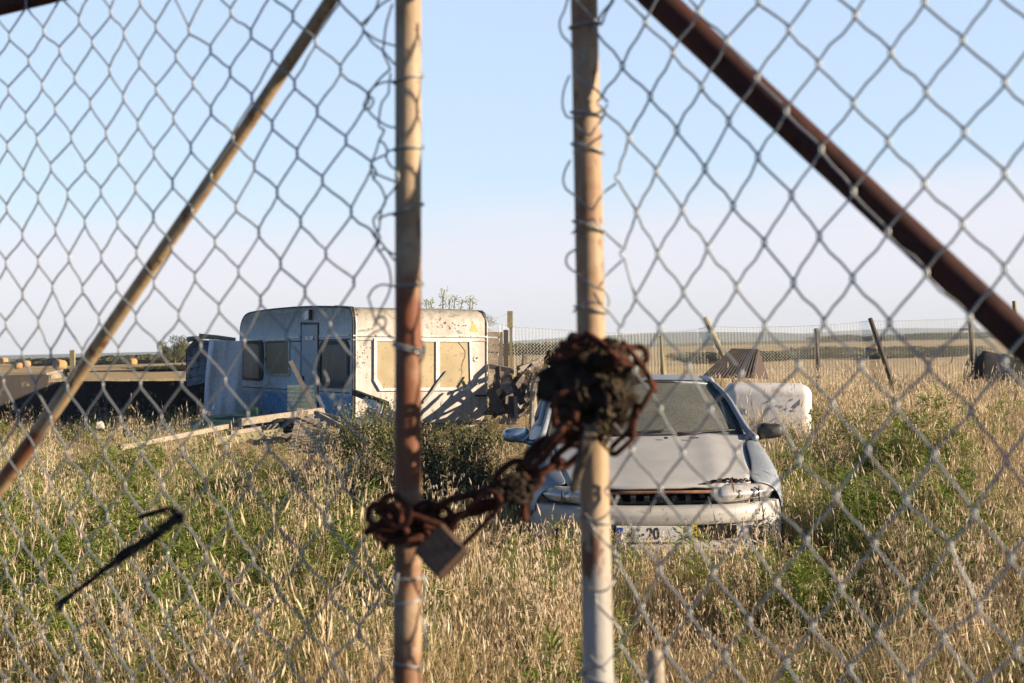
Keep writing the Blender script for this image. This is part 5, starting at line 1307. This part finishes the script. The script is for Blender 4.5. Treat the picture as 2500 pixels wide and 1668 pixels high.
def t_oat(n=7, h=.62):
    mb = MB()
    for i in range(n):
        a = U(0, 6.28); q = .12 * math.sqrt(U(0, 1)); hh = h * U(.7, 1.12); az = U(0, 6.28); ln = U(.04, .26)
        p = Vector((math.cos(a) * q, math.sin(a) * q, -.02)); mb.mi = 0
        e = blade(mb, p, hh, ln, az, .004, 5, U(.45, .95), roll=1.2)
        d = Vector((math.cos(az), math.sin(az), 0))
        for k in range(random.randint(6, 12)):
            t = U(.68, 1); c = p + d * ln * t ** 1.6 + Vector((0, 0, hh * (t - .18 * ln / hh * t * t)))
            ba = U(0, 6.28); L = U(.02, .07) * (1.5 - t); tip = c + Vector((math.cos(ba) * L, math.sin(ba) * L, U(-.005, .025))); mb.mi = 0; mb.tint = .6
            s = Vector((0, 0, .0006)); mb.add([c - s, c + s, tip + s, tip - s], [(0, 1, 2, 3)])
            mb.mi = 1; spike(mb, tip, Vector((U(-.35, .35), U(-.35, .35), -1)), U(.020, .030), .0068, U(.1, 1))
    return mb
def t_foxtail(n=6, h=.55):
    mb = MB()
    for i in range(n):
        a = U(0, 6.28); q = .14 * math.sqrt(U(0, 1)); hh = h * U(.7, 1.2); az = U(0, 6.28)
        p = Vector((math.cos(a) * q, math.sin(a) * q, -.02)); mb.mi = 0
        e = blade(mb, p, hh, U(.02, .16), az, .0035, 4, U(.4, .8)); mb.mi = 1
        spike(mb, e - Vector((0, 0, .01)), Vector((math.cos(az) * .3, math.sin(az) * .3, 1)), U(.05, .08), .011, U(.2, .9))
    return mb
def t_weed(n=13, h=.42):
    """upright stems clothed in short narrow leaves"""
    mb = MB()
    for i in range(n):
        a = U(0, 6.28); q = .13 * math.sqrt(U(0, 1)); hh = h * U(.5, 1.1); az = U(0, 6.28); ln = U(.01, .12); tb = U(.15, .7)
        p = Vector((math.cos(a) * q, math.sin(a) * q, -.02)); d = Vector((math.cos(az), math.sin(az), 0))
        blade(mb, p, hh, ln, az, .006, 3, tb * .7)
        for k in range(34):
            t = U(.12, 1); c = p + d * ln * t ** 1.6 + Vector((0, 0, hh * t)); la = k * 2.4 + U(-.3, .3); L = U(.045, .075) * (1.15 - .5 * t)
            dd = Vector((math.cos(la), math.sin(la), U(.35, 1.1))); s = Vector((-math.sin(la), math.cos(la), 0)) * .0055; mb.tint = min(1, tb + .35 * t + U(-.1, .15))
            m_ = c + dd * L * .5; tip = c + dd * L - Vector((0, 0, .01)); mb.add([c, m_ - s, tip, m_ + s], [(0, 1, 2, 3)])
    return mb
def t_russet(n=9, h=.34):
    mb = MB()
    for i in range(n):
        a = U(0, 6.28); q = .15 * math.sqrt(U(0, 1)); hh = h * U(.4, 1.1); az = U(0, 6.28)
        p = Vector((math.cos(a) * q, math.sin(a) * q, -.02)); blade(mb, p, hh, U(.02, .15), az, .004, 3, U(0, .6))
        for k in range(9):
            t = U(.3, .95); c = p + Vector((math.cos(az), math.sin(az), 0)) * .05 * t + Vector((0, 0, hh * t)); blade(mb, c, U(.03, .09), U(.02, .07), U(0, 6.28), .0022, 2, U(.1, 1))
    return mb
def hidden(mb, name, mats):
    o = mb.build(name, mats); COL.objects.unlink(o); return o
def scatter(name, protos, pts, rots, scs, idx, label=None, tilt=None):
    """one object that carries all tufts of a kind as instances"""
    c = bpy.data.collections.new(name + '_kinds')
    for i, o in enumerate(protos): o.name = '%s_kind_%02d' % (name, i); c.objects.link(o)
    me = bpy.data.meshes.new(name); me.vertices.add(len(pts)); me.vertices.foreach_set('co', np.asarray(pts, 'f').ravel())
    for nm, tp, dt in (('rotz', 'FLOAT', rots), ('scl', 'FLOAT', scs), ('idx', 'INT', idx)):
        a = me.attributes.new(nm, tp, 'POINT'); a.data.foreach_set('value', np.asarray(dt))
    o = bpy.data.objects.new(name, me); COL.objects.link(o); o['kind'] = 'stuff'
    if label: o['label'] = label
    ng = bpy.data.node_groups.new(name, 'GeometryNodeTree')
    ng.interface.new_socket('Geometry', in_out='INPUT', socket_type='NodeSocketGeometry'); ng.interface.new_socket('Geometry', in_out='OUTPUT', socket_type='NodeSocketGeometry')
    gi = ng.nodes.new('NodeGroupInput'); go = ng.nodes.new('NodeGroupOutput'); iop = ng.nodes.new('GeometryNodeInstanceOnPoints')
    ci = ng.nodes.new('GeometryNodeCollectionInfo'); ci.inputs['Collection'].default_value = c; ci.inputs['Separate Children'].default_value = True; ci.inputs['Reset Children'].default_value = True
    def na(nm, tp):
        n = ng.nodes.new('GeometryNodeInputNamedAttribute'); n.data_type = tp; n.inputs['Name'].default_value = nm; return n.outputs['Attribute']
    m2p = ng.nodes.new('GeometryNodeMeshToPoints')
    cx = ng.nodes.new('ShaderNodeCombineXYZ'); ng.links.new(na('rotz', 'FLOAT'), cx.inputs[2])
    L = ng.links.new
    L(gi.outputs[0], m2p.inputs['Mesh']); L(m2p.outputs[0], iop.inputs['Points']); L(ci.outputs[0], iop.inputs['Instance']); iop.inputs['Pick Instance'].default_value = True
    L(na('idx', 'INT'), iop.inputs['Instance Index']); L(cx.outputs[0], iop.inputs['Rotation']); L(na('scl', 'FLOAT'), iop.inputs['Scale']); L(iop.outputs[0], go.inputs[0])
    m = o.modifiers.new('scatter', 'NODES'); m.node_group = ng
    return o

# masks -------------------------------------------------------------
def inside_car(x, y):
    return (np.abs(x - .945) < .93) & (y > 9.22) & (y < 13.1)
cp, cu2, cv2 = np.array(CP), np.array(cU), np.array(cV)
def inside_cav(x, y):
    dx, dy = x - cp[0], y - cp[1]; u = dx * cu2[0] + dy * cu2[1]; v = dx * cv2[0] + dy * cv2[1]
    return (u > -.05) & (u < 2.4) & (v > -.05) & (v < 6.7)
def project(x, y, z=.3):
    d = np.stack([x, y, np.full_like(x, z - 1.6)], -1); cf, cr, cu_ = np.array(c_f), np.array(c_r), np.array(c_u)
    w = d @ cf; return 1250 + F * (d @ cr) / w, 834 - F * (d @ cu_) / w
def vnoise(x, y, s, seed=0):
    return np.array([mn.noise(Vector((a * s, b_ * s, seed))) for a, b_ in zip(x, y)])
def pool(y0, y1, dens, margin=.05, seed=0):
    r = np.random.RandomState(seed)
    out = []; y = y0
    while y < y1:
        dy = max(1., y * .12); yy1 = min(y1, y + dy); half0 = .36 * yy1 + margin * yy1 + 1.2
        d = dens(y) if callable(dens) else dens
        n = int(2 * half0 * (yy1 - y) * d); out.append(np.stack([r.uniform(-half0, half0, n), r.uniform(y, yy1, n)], 1)); y = yy1
    P = np.concatenate(out); x, y = P[:, 0], P[:, 1]
    k = ~(inside_car(x, y) | inside_cav(x, y)); return P[k], r
def finish(name, protos, P, r, s0, s1, smul=None, label=None):
    z = np.array([gh(a, b_) for a, b_ in P]); pts = np.concatenate([P, z[:, None]], 1); n = len(P)
    sc = r.uniform(s0, s1, n); 
    if smul is not None: sc = sc * smul
    return scatter(name, protos, pts, r.uniform(0, 6.28, n), sc.astype('f'), r.randint(0, len(protos), n), label)
def shortness(P):
    """grass is lower by the car's nose, taller to the right and behind"""
    x, y = P[:, 0], P[:, 1]
    s = np.ones(len(P)); s = np.where((np.abs(x - .95) < 1.2) & (y > 7.3) & (y < 9.3), .72, s)
    s = np.where((x > 2.2) & (y > 12), 1.3, s)
    s = np.where((x < -1.0) & (y > 15) & (y < 22), .75, s)
    s = np.where((x > -4.2) & (x < -.5) & (y > 17.5) & (y < 23), .55, s)
    s = np.where((x > -.7) & (x < .9) & (y > 15) & (y < 23), .7, s)
    s = np.where((x > -2.6) & (x < .05) & (y > 10.8) & (y < 14.5), .7, s)
    s = np.where((y > 24), .85, s)
    return s * (1 + .55 * vnoise(x, y, .9, 44) + .3 * vnoise(x, y, 2.6, 45))
px_ = lambda P: project(P[:, 0], P[:, 1])
dens = lambda y: 58 if y < 12 else (40 if y < 18 else (22 if y < 30 else 7))
P, r = pool(4.0, 46, dens, seed=1)
gn = vnoise(P[:, 0], P[:, 1], .55, 3)
X, Y = P[:, 0], P[:, 1]; PX, PY = px_(P)
def blob(cx, cy, rx, ry): return np.exp(-(((PX - cx) / rx) ** 2 + ((PY - cy) / ry) ** 2))
greenness = .12 + .80 * blob(420, 1250, 560, 125) + .9 * blob(150, 1500, 330, 180) + .45 * blob(600, 1480, 380, 120) + .95 * blob(2130, 1260, 210, 140) + .8 * blob(2050, 1500, 170, 130) + .55 * blob(1430, 1430, 130, 90) + .5 * blob(850, 1290, 160, 120) + .35 * blob(900, 1500, 200, 200) + .5 * blob(2280, 980, 120, 40) + .8 * blob(450, 1020, 330, 45) + .45 * blob(1900, 1100, 90, 120)
greenness = np.clip(greenness * (1 + 1.2 * vnoise(X, Y, 2.5, 33)) + gn * .45, 0, 1)
keep = (r.rand(len(P)) > greenness * .84 * np.where((X > 1.5) & (Y > 13), .45, 1))
clump = vnoise(P[:, 0], P[:, 1], 2.2, 21)
thin = (clump > -.12) | (r.rand(len(P)) > .75) | (Y > 16)

dense_protos = [hidden(t_dense(70, .42 + .03 * k), 'd', M['straw']) for k in range(6)]
Pk = P[keep & thin]; near = Pk[:, 1] < 30
finish('dry_grass', dense_protos, Pk, r, .7, 1.15, shortness(Pk) * np.where(near, 1, 1.15), 'dry straw coloured meadow grass')
sel = (~keep) & (Y < 30) & (thin | (r.rand(len(P)) > .5))
Pg = P[sel]; finish('green_weeds', [hidden(t_weed(13, .38 + .03 * k), 'w', M['green']) for k in range(5)], Pg, r, .78, 1.3, shortness(Pg), 'fresh green weeds growing through the dry grass')
P2, r = pool(4.0, 28, lambda y: 15 if y < 12 else 9, seed=5)
finish('wild_oats', [hidden(t_oat(7, .56 + .03 * k), 'o', [M['straw'], M['oat']]) for k in range(6)], P2, r, .65, 1.12, shortness(P2), 'ripe wild oats with hanging husks')
P3, r = pool(6.0, 30, lambda y: 6 if y < 14 else 6, seed=8)
finish('foxtail_grass', [hidden(t_foxtail(6, .6), 'f', [M['straw'], M['oat']]) for k in range(4)], P3, r, .7, 1.2, shortness(P3), 'foxtail grass heads on thin stalks')
P4, r = pool(4.0, 17, lambda y: 26 if y < 9 else 14, seed=9)
k4 = (vnoise(P4[:, 0], P4[:, 1], .9, 7) > .0); P4 = P4[k4]
finish('dead_undergrowth', [hidden(t_russet(12, .36), 'r', M['russet']) for k in range(3)], P4, r, .7, 1.2, None, 'reddish dead undergrowth between the grass')
P5, r = pool(44, 95, lambda y: 1.0 if y < 60 else .45, seed=12)
P5 = P5[vnoise(P5[:, 0], P5[:, 1], .08, 2) > -.1]
finish('stubble', [hidden(t_dense(40, .3, .5, .012), 's', M['straw'])], P5, r, .6, 1.1, None, 'thin stubble on the field behind the fence')

# bushes -------------------------------------------------------------
def bush_mesh(nst, h, spread, leaves, lw, droop=.4, leafL=.03, fine=True, arch=1.0):
    """arching stems (tapered) with many small leaves; returns (stems, foliage)"""
    st, fo = MB(), MB()
    for i in range(nst):
        az = U(0, 6.28); r0 = spread * .25 * math.sqrt(U(0, 1)); p = Vector((math.cos(az) * r0, math.sin(az) * r0, 0))
        hh = h * U(.55, 1.05); ln = spread * U(.15, 1.0) * arch; P = []
        for k in range(6):
            t = k / 5; P.append(p + Vector((math.cos(az + .4 * t), math.sin(az + .4 * t), 0)) * ln * t ** 1.3 + Vector((U(-.02, .02), U(-.02, .02), hh * (t - droop * t * t * ln / max(spread, .01)))))
        st.tube(P, [.008 * (1 - .15 * k) * (h ** .5) for k in range(6)], 3, cap=False)
        base = U(.1, .8)
        for q in range(leaves):
            t = U(.18, 1); k = min(int(t * 5), 4); c = P[k].lerp(P[k + 1], t * 5 - k)
            off = Vector((U(-1, 1), U(-1, 1), U(-1, 1))) * .07 * h; c = c + off
            dd = Vector((U(-1, 1), U(-1, 1), U(-.2, 1))).normalized(); s = dd.orthogonal().normalized() * lw; fo.tint = min(1, max(0, base + .35 * (t - .5) + U(-.25, .25)))
            m_ = c + dd * leafL * .5; fo.add([c, m_ - s, c + dd * leafL, m_ + s], [(0, 1, 2, 3)])
    return st, fo
def place_bush(proto, name, loc, rz, s, label, cat='shrub', group=None, squash=1):
    o = empty(name, loc, label, cat, group); o.rotation_euler = (0, 0, rz); o.scale = (s, s, s * squash)
    for (nm, me_o) in proto:
        c = me_o if me_o.parent is None and not me_o.users_collection else me_o.copy()
        COL.objects.link(c); c.parent = o; c.name = nm
    return o
def proto(*a, fm=None, tm=None, **k):
    st, fo = bush_mesh(*a, **k); 
    return [('stems', hidden(st, 'stems', tm or M['twig'])), ('foliage', hidden(fo, 'foliage', fm or M['olive']))]
pr = [proto(150, 1.0, .75, 46, .006, leafL=.034), proto(130, .95, .85, 50, .006, leafL=.03), proto(140, 1.05, .6, 44, .007, leafL=.036)]
SH = [(840, 11.9, .82, 'dark arching shrub half hidden by the left gate post'), (945, 11.3, .95, 'dark shrub just right of the left gate post'), (1090, 12.1, .98, 'broad dark shrub in the middle between the gate posts'), (1190, 12.0, .75, 'dark shrub close beside the silver wing mirror of the car'),
      (1015, 15.8, .95, 'olive shrub before the sunlit end of the caravan'), (905, 16.2, 1.1, 'olive shrub with pale tips before the caravan corner'), (1150, 16.4, .85, 'olive shrub at the foot of the wood pile'), (720, 10.9, .75, 'low dark shrub below the broken board panel')]
for i, (px, Y_, s, lb) in enumerate(SH):
    q = at(px, 1000, Y_); place_bush(pr[i % 3], 'shrub', Vector((q.x, q.y, 0)), i * 1.3, s, lb, group='dark shrubs between gate and caravan')
# brambles before the caravan side
pb = proto(16, .75, .35, 16, .016, leafL=.05, fm=M['green'])
for (px, Y_, s, lb) in ((735, 19.6, 1.2, 'thin bramble sprig before the caravan door'), (822, 20.4, 1.1, 'thin bramble sprig before the blue caravan corner'), (1110, 20.4, 1.0, 'tall thin weed before the sunlit caravan end')):
    q = at(px, 1000, Y_); place_bush(pb, 'bramble', Vector((q.x, q.y, 0)), px, s, lb, 'bramble')
# weeds rising behind the caravan roof
st, fo = MB(), MB()
for (x, dx, top) in ((1062, -12, 735), (1075, 10, 708), (1085, -5, 722), (1092, 8, 730), (1105, 6, 727), (1118, 12, 732), (1140, 10, 728), (1150, 5, 735), (1048, -10, 738)):
    P = [at(x, 900, 26.5), at(x + dx * .3, 790, 26.5), at(x + dx * .7, (760 + top) / 2, 26.5), at(x + dx, top, 26.5)]; P = smoothline(P, 4); st.tube(P, .008, 4)
    for q in range(60):
        k = random.randint(4, len(P) - 1); c = P[k] + Vector((U(-.07, .07), U(-.05, .05), U(-.05, .05))); fo.tint = U(.3, 1); dd = Vector((U(-1, 1), U(-1, 1), U(0, 1))).normalized() * .045; s = dd.orthogonal().normalized() * .010; fo.add([c, c + dd * .5 - s, c + dd, c + dd * .5 + s], [(0, 1, 2, 3)])
tw = empty('tall_weed', Vector((at(1090, 900, 26.5).x, 26.5, 0)), 'spindly weeds sticking up behind the caravan roof', 'weed'); wpart(st, 'stems', M['twig'], tw); wpart(fo, 'foliage', M['green'], tw)
# dry brushwood heap behind the car
cb = at(1352, 960, 21.6); mb = MB()
def mound(u, v):
    a = u * 6.2832; q = Vector((math.cos(a) * math.sin(v * 1.5708), math.sin(a) * math.sin(v * 1.5708), math.cos(v * 1.5708)))
    rr = 1 + .28 * mn.noise(q * 2.2) + .16 * mn.noise(q * 7)
    return Vector((cb.x + q.x * .36 * rr, cb.y + q.y * .55 * rr, q.z * 1.30 * rr))
mb.grid(mound, 48, 24); wthing(mb, 'brushwood_heap', mat_mottle('dark_brush_litter', (.035, .022, .014), (.10, .065, .04), 12, 1, c3=(.22, .15, .09), s3=30, bs=1, bd=.03, spec=0), 'dark heap of dead litter under the brushwood behind the car', 'heap', smooth=True)
st = MB()
for q in range(700):
    c = at(U(1303, 1400), U(893, 985), 21 + U(-.3, .4)); P = [c, c + Vector((U(-.15, .15), U(-.1, .1), U(-.2, .12))), c + Vector((U(-.25, .25), U(-.15, .15), U(-.35, .15)))]; st.tube(P, .004, 3, cap=False)
wthing(st, 'brushwood', M['twig'], 'heap of dry brown brushwood behind the windscreen pillar of the car', 'brushwood')
# green tufts at the fence feet
for (px, Y_, s, lb) in ((2185, 30.6, .9, 'green tussock at the foot of the leaning right fence post'), (2010, 30.2, .6, 'small dark tussock at the foot of the upright fence post'), (2300, 28.5, .9, 'green bush before the dark cart'), (2400, 29.5, .8, 'olive bush right below the dark cart')):
    q = at(px, 1000, Y_); place_bush(pr[1], 'fence_bush', Vector((q.x, q.y, 0)), px * 1.7, s, lb)
# hedges and trees far off
ph = [proto(90, 1.0, 1.1, 34, .07, leafL=.16, fm=M['hedge'], droop=.15), proto(90, 1.0, .9, 34, .07, leafL=.16, fm=M['hedge'], droop=.2)]
def hedge(lst, label, group, name='hedge_bush'):
    for i, (px, Y_, w, s) in enumerate(lst):
        q = at(px, 900, Y_); o = place_bush(ph[i % 2], name, Vector((q.x, q.y, 0)), i * 2.1, 1, label, 'bush', group); o.scale = (w, w, s * .8)
hedge([(x, 100 + U(-4, 4), U(1.4, 2.2), U(.7, 1.1)) for x in (1705, 1735, 1765, 1800, 1830, 1860, 1895)], 'low dark bush in the field row behind the sheet shelter', 'bushes behind the shelter')
hedge([(x, 112 + U(-4, 4), U(1.4, 2.4), U(.8, 1.2)) for x in (1950, 1975, 2000, 2030, 2060)], 'low dark bush in the field row behind the upright fence post', 'bushes behind the upright post')
hedge([(x, 105 + U(-4, 4), U(1.4, 2.2), U(.7, 1.05)) for x in (2150, 2180, 2215, 2245, 2275, 2305, 2330)], 'low dark bush in the field row left of the dark cart', 'bushes left of the cart')
hedge([(x, 225 + U(-10, 10), U(3.5, 6), U(1.6, 2.6)) for x in range(1250, 1480, 26)], 'dull bush of the hedge line beyond the gap between gate posts', 'hedge between the gate posts')
hedge([(x, 520 + U(-10, 10), U(6, 9), U(2.2, 3.2)) for x in (2020, 2060, 2110, 2160, 2215, 2260, 2300, 2345, 2390, 2440)] , 'dark tree of the belt under the right hills', 'tree belt under the right hills')
def tree_mesh(h, nl=1500, w=.5, seed=0):
    tr, fo = MB(), MB()
    tr.tube([(0, 0, -.1), (.02 * h, 0, h * .25), (-.01 * h, .01 * h, h * .55), (0, 0, h * .85)], [.035 * h, .028 * h, .018 * h, .006 * h], 7)
    cl = []
    for k in range(11):
        a = U(0, 6.28); r0 = w * h * U(.1, .75); z = h * U(.32, .92); c = Vector((math.cos(a) * r0, math.sin(a) * r0, z)); cl.append((c, h * U(.14, .24)))
        tr.tube([(0, 0, z * .7), tuple(c * .6 + Vector((0, 0, z * .3))), tuple(c)], [.012 * h, .008 * h, .003 * h], 4)
    for c, rr in cl:
        bt = U(.2, .8)
        for q in range(nl // 11):
            v = Vector((random.gauss(0, 1), random.gauss(0, 1), random.gauss(0, .75))).normalized() * rr * U(.5, 1.1); p = c + v; dd = Vector((U(-1, 1), U(-1, 1), U(-1, 1))).normalized() * h * .045; s = dd.orthogonal() * .35
            fo.tint = min(1, max(0, bt + U(-.2, .2))); fo.add([p, p + dd * .5 - s, p + dd, p + dd * .5 + s], [(0, 1, 2, 3)])
    return [('trunk', hidden(tr, 'trunk', M['twig'])), ('crown', hidden(fo, 'crown', M['hedge']))]
pt = [tree_mesh(1.0), tree_mesh(1.0, w=.7)]
def trees(lst, label, group, name='tree'):
    for i, (px, Y_, h, w) in enumerate(lst):
        q = at(px, 900, Y_); o = place_bush(pt[i % 2], name, Vector((q.x, q.y, 0)), i * 1.7, 1, label if isinstance(label, str) else label[i], 'tree', group); o.scale = (w, w, h)
trees([(405, 170, 2.9, 2.6), (428, 172, 3.6, 3.4), (447, 168, 3.3, 2.8)], ['rounded pine, leftmost of three beside the shed roof', 'tallest dark pine beside the shed roof', 'pine half hidden by the shed roof edge'], 'pines beside the shed')
hedge([(x, 240 + U(-12, 12), U(3.0, 4.6), U(1.1, 1.9)) for x in list(range(235, 470, 17))], 'dull green bush in the belt left of the shed', 'bushes left of the shed')
hedge([(x, 245 + U(-12, 12), U(3.0, 4.6), U(1.0, 1.6)) for x in list(range(70, 232, 16))], 'dull green bush in the belt behind the hay bales', 'bushes behind the bales')
hedge([(x, 130 + U(-5, 5), U(1.6, 2.6), U(.5, .9)) for x in (375, 395, 418, 440, 460)], 'low dry bush at the field edge beside the shed', 'dry bushes beside the shed')
# hay bales
hay = mat_mottle('hay', (.36, .225, .105), (.46, .30, .15), 4, 1, c3=(.30, .19, .09), s3=14, lo3=.5, hi3=.65, bs=1, bd=.06, spec=0)
def bale(px, Y_, d, lb, tilt=0):
    q = at(px, 900, Y_); mb = MB(); n = 26
    def fn(u, v):
        a = u * 2 * math.pi; prof = [(0, -.5), (.42, -.5), (.49, -.46), (.5, 0), (.49, .46), (.42, .5), (0, .5)][int(round(v * 6))]
        rr = prof[0] * (1 + .10 * mn.noise(Vector((math.cos(a) * 3, math.sin(a) * 3, prof[1] * 3 + px)))); return (prof[1] * 1.05, rr * math.cos(a), .48 + rr * math.sin(a))
    mb.grid(fn, n, 6); o = mb.build('hay_bale', hay, None, smooth=True); o.scale = (d, d, d); o.location = (q.x, q.y, 0); o.rotation_euler = (0, R(tilt), U(.6, 1.3)); tag(o, lb, 'hay bale', 'round bales on the left field')
bale(145, 165, 1.2, 'largest round bale, slumping, left of the mossy post', 8); bale(45, 190, .85, 'small round bale low near the left gate edge'); bale(64, 215, 1.05, 'round bale between the small one and the largest one'); bale(9, 330, 1.6, 'far round bale nearest the left edge of the view'); bale(323, 200, 1.05, 'lone round bale right of the tan brace')
# far white house
fh = empty('farmhouse', Vector((at(2360, 860, 700).x, 700, 0)), 'tiny white farmhouse far off beside the last fence post', 'house')
mb = MB(); mb.box((0, 0, 1.8), (5, 5, 3.6)); mb.build('wall', whitef, fh); mb = MB(); mb.add([(-2.7, -2.7, 3.6), (2.7, -2.7, 3.6), (2.7, 2.7, 3.6), (-2.7, 2.7, 3.6), (-2.7, 0, 4.8), (2.7, 0, 4.8)], [(0, 1, 5, 4), (2, 3, 4, 5), (0, 4, 3), (1, 2, 5)]); mb.build('roof', M['rust'], fh)

# ------------------------------------------------------------------ air, sky and sun
SUN_EL, SUN_AZ = 15.0, 104.0            # azimuth clockwise from +Y
sdir = Vector((math.sin(R(SUN_AZ)) * math.cos(R(SUN_EL)), math.cos(R(SUN_AZ)) * math.cos(R(SUN_EL)), math.sin(R(SUN_EL))))
sl = bpy.data.lights.new('sun', 'SUN'); sl.energy = 5.0; sl.angle = R(.53); sl.color = (1.0, .83, .63)
so = bpy.data.objects.new('sun', sl); COL.objects.link(so); so.rotation_euler = (-sdir).to_track_quat('-Z', 'Y').to_euler(); so.location = (30, -10, 20)
w = bpy.data.worlds.new('World'); scene.world = w; w.use_nodes = True; nt = w.node_tree
bg = nt.nodes['Background']
sky = nt.nodes.new('ShaderNodeTexSky'); sky.sky_type = 'NISHITA'; sky.sun_disc = False; sky.sun_elevation = R(SUN_EL); sky.sun_rotation = R(SUN_AZ)
sky.air_density = 1.0; sky.dust_density = .6; sky.ozone_density = 2.0
tc = nt.nodes.new('ShaderNodeTexCoord'); sp = nt.nodes.new('ShaderNodeSeparateXYZ'); nt.links.new(tc.outputs['Generated'], sp.inputs[0])
mp = nt.nodes.new('ShaderNodeMapping'); mp.inputs['Scale'].default_value = (1.6, 1.6, 9); nt.links.new(tc.outputs['Generated'], mp.inputs[0])
cn = nz(nt, mp.outputs[0], 1.3, 6, .55)
# thin veil of cloud that ends about nine degrees up
ad = N(nt, 'ShaderNodeMath', operation='MULTIPLY_ADD'); nt.links.new(cn, ad.inputs[0]); ad.inputs[1].default_value = .12; 
neg = N(nt, 'ShaderNodeMath', operation='MULTIPLY'); nt.links.new(sp.outputs[2], neg.inputs[0]); neg.inputs[1].default_value = -1
tl_ = N(nt, 'ShaderNodeMath', operation='MULTIPLY_ADD'); nt.links.new(sp.outputs[0], tl_.inputs[0]); tl_.inputs[1].default_value = .05; nt.links.new(neg.outputs[0], tl_.inputs[2])
nt.links.new(tl_.outputs[0], ad.inputs[2])
veil = ramp(nt, ad.outputs[0], [(0, 0), (1, 1)])
mr = N(nt, 'ShaderNodeMapRange'); nt.links.new(ad.outputs[0], mr.inputs[0]); mr.inputs[1].default_value = -.056; mr.inputs[2].default_value = .0; mr.interpolation_type = 'SMOOTHSTEP'; mr.inputs[4].default_value = .75
skyb = mix(nt, 1.0, sky.outputs[0], (1.15, 1.2, 1.15), 'MULTIPLY')
el = N(nt, 'ShaderNodeMapRange'); nt.links.new(sp.outputs[2], el.inputs[0]); el.inputs[1].default_value = .24; el.inputs[2].default_value = .5; el.inputs[3].default_value = .55; el.inputs[4].default_value = 0
skyb = mix(nt, el.outputs[0], skyb, (5.6, 6.8, 9.1))
el2 = N(nt, 'ShaderNodeMapRange'); nt.links.new(sp.outputs[2], el2.inputs[0]); el2.inputs[1].default_value = .26; el2.inputs[2].default_value = .6; el2.inputs[3].default_value = 1; el2.inputs[4].default_value = .4
skyb = mix(nt, 1.0, skyb, el2.outputs[0], 'MULTIPLY')
skyc = mix(nt, mr.outputs[0], skyb, (6.35, 6.05, 6.65))
# sky dimmed to the left, overhead and behind to weaken fill on shaded sides
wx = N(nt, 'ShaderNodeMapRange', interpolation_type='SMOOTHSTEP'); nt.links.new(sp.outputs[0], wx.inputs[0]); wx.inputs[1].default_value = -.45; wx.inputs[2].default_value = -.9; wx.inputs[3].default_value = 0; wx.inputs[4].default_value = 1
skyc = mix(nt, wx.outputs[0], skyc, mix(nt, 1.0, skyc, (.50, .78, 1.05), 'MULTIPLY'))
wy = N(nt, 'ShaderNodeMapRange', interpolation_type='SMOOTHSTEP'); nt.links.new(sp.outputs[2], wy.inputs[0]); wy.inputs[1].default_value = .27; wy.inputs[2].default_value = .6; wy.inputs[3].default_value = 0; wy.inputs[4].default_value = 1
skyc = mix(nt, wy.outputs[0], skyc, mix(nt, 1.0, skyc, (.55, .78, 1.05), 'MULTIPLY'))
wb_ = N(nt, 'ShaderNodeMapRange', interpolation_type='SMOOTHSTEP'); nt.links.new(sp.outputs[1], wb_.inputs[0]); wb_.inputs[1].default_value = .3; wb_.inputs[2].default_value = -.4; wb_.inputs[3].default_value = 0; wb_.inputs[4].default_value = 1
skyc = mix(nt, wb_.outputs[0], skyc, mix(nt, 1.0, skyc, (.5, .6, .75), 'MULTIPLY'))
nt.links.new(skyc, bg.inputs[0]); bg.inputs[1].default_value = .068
scene.view_settings.view_transform = 'Standard'; scene.view_settings.look = 'None'; scene.view_settings.exposure = 1.12; scene.view_settings.gamma = 1
scene.cycles.use_denoising = True; scene.cycles.max_bounces = 6; scene.cycles.transparent_max_bounces = 8; scene.cycles.volume_bounces = 0
scene.cycles.diffuse_bounces = 3
HAZE = True
if HAZE:
    mb = MB(); mb.box((0, 2550, 40), (9000, 5200, 86)); o = mb.build('haze', M['twig'], None)
    m = bpy.data.materials.new('haze_air'); m.use_nodes = True; n_ = m.node_tree; n_.nodes.remove(n_.nodes['Principled BSDF'])
    pv = n_.nodes.new('ShaderNodeVolumePrincipled'); pv.inputs['Density'].default_value = 2.0e-4; pv.inputs['Color'].default_value = (.78, .89, 1, 1); pv.inputs['Anisotropy'].default_value = 0
    n_.links.new(pv.outputs[0], n_.nodes['Material Output'].inputs['Volume']); o.data.materials.clear(); o.data.materials.append(m); o['kind'] = 'stuff'
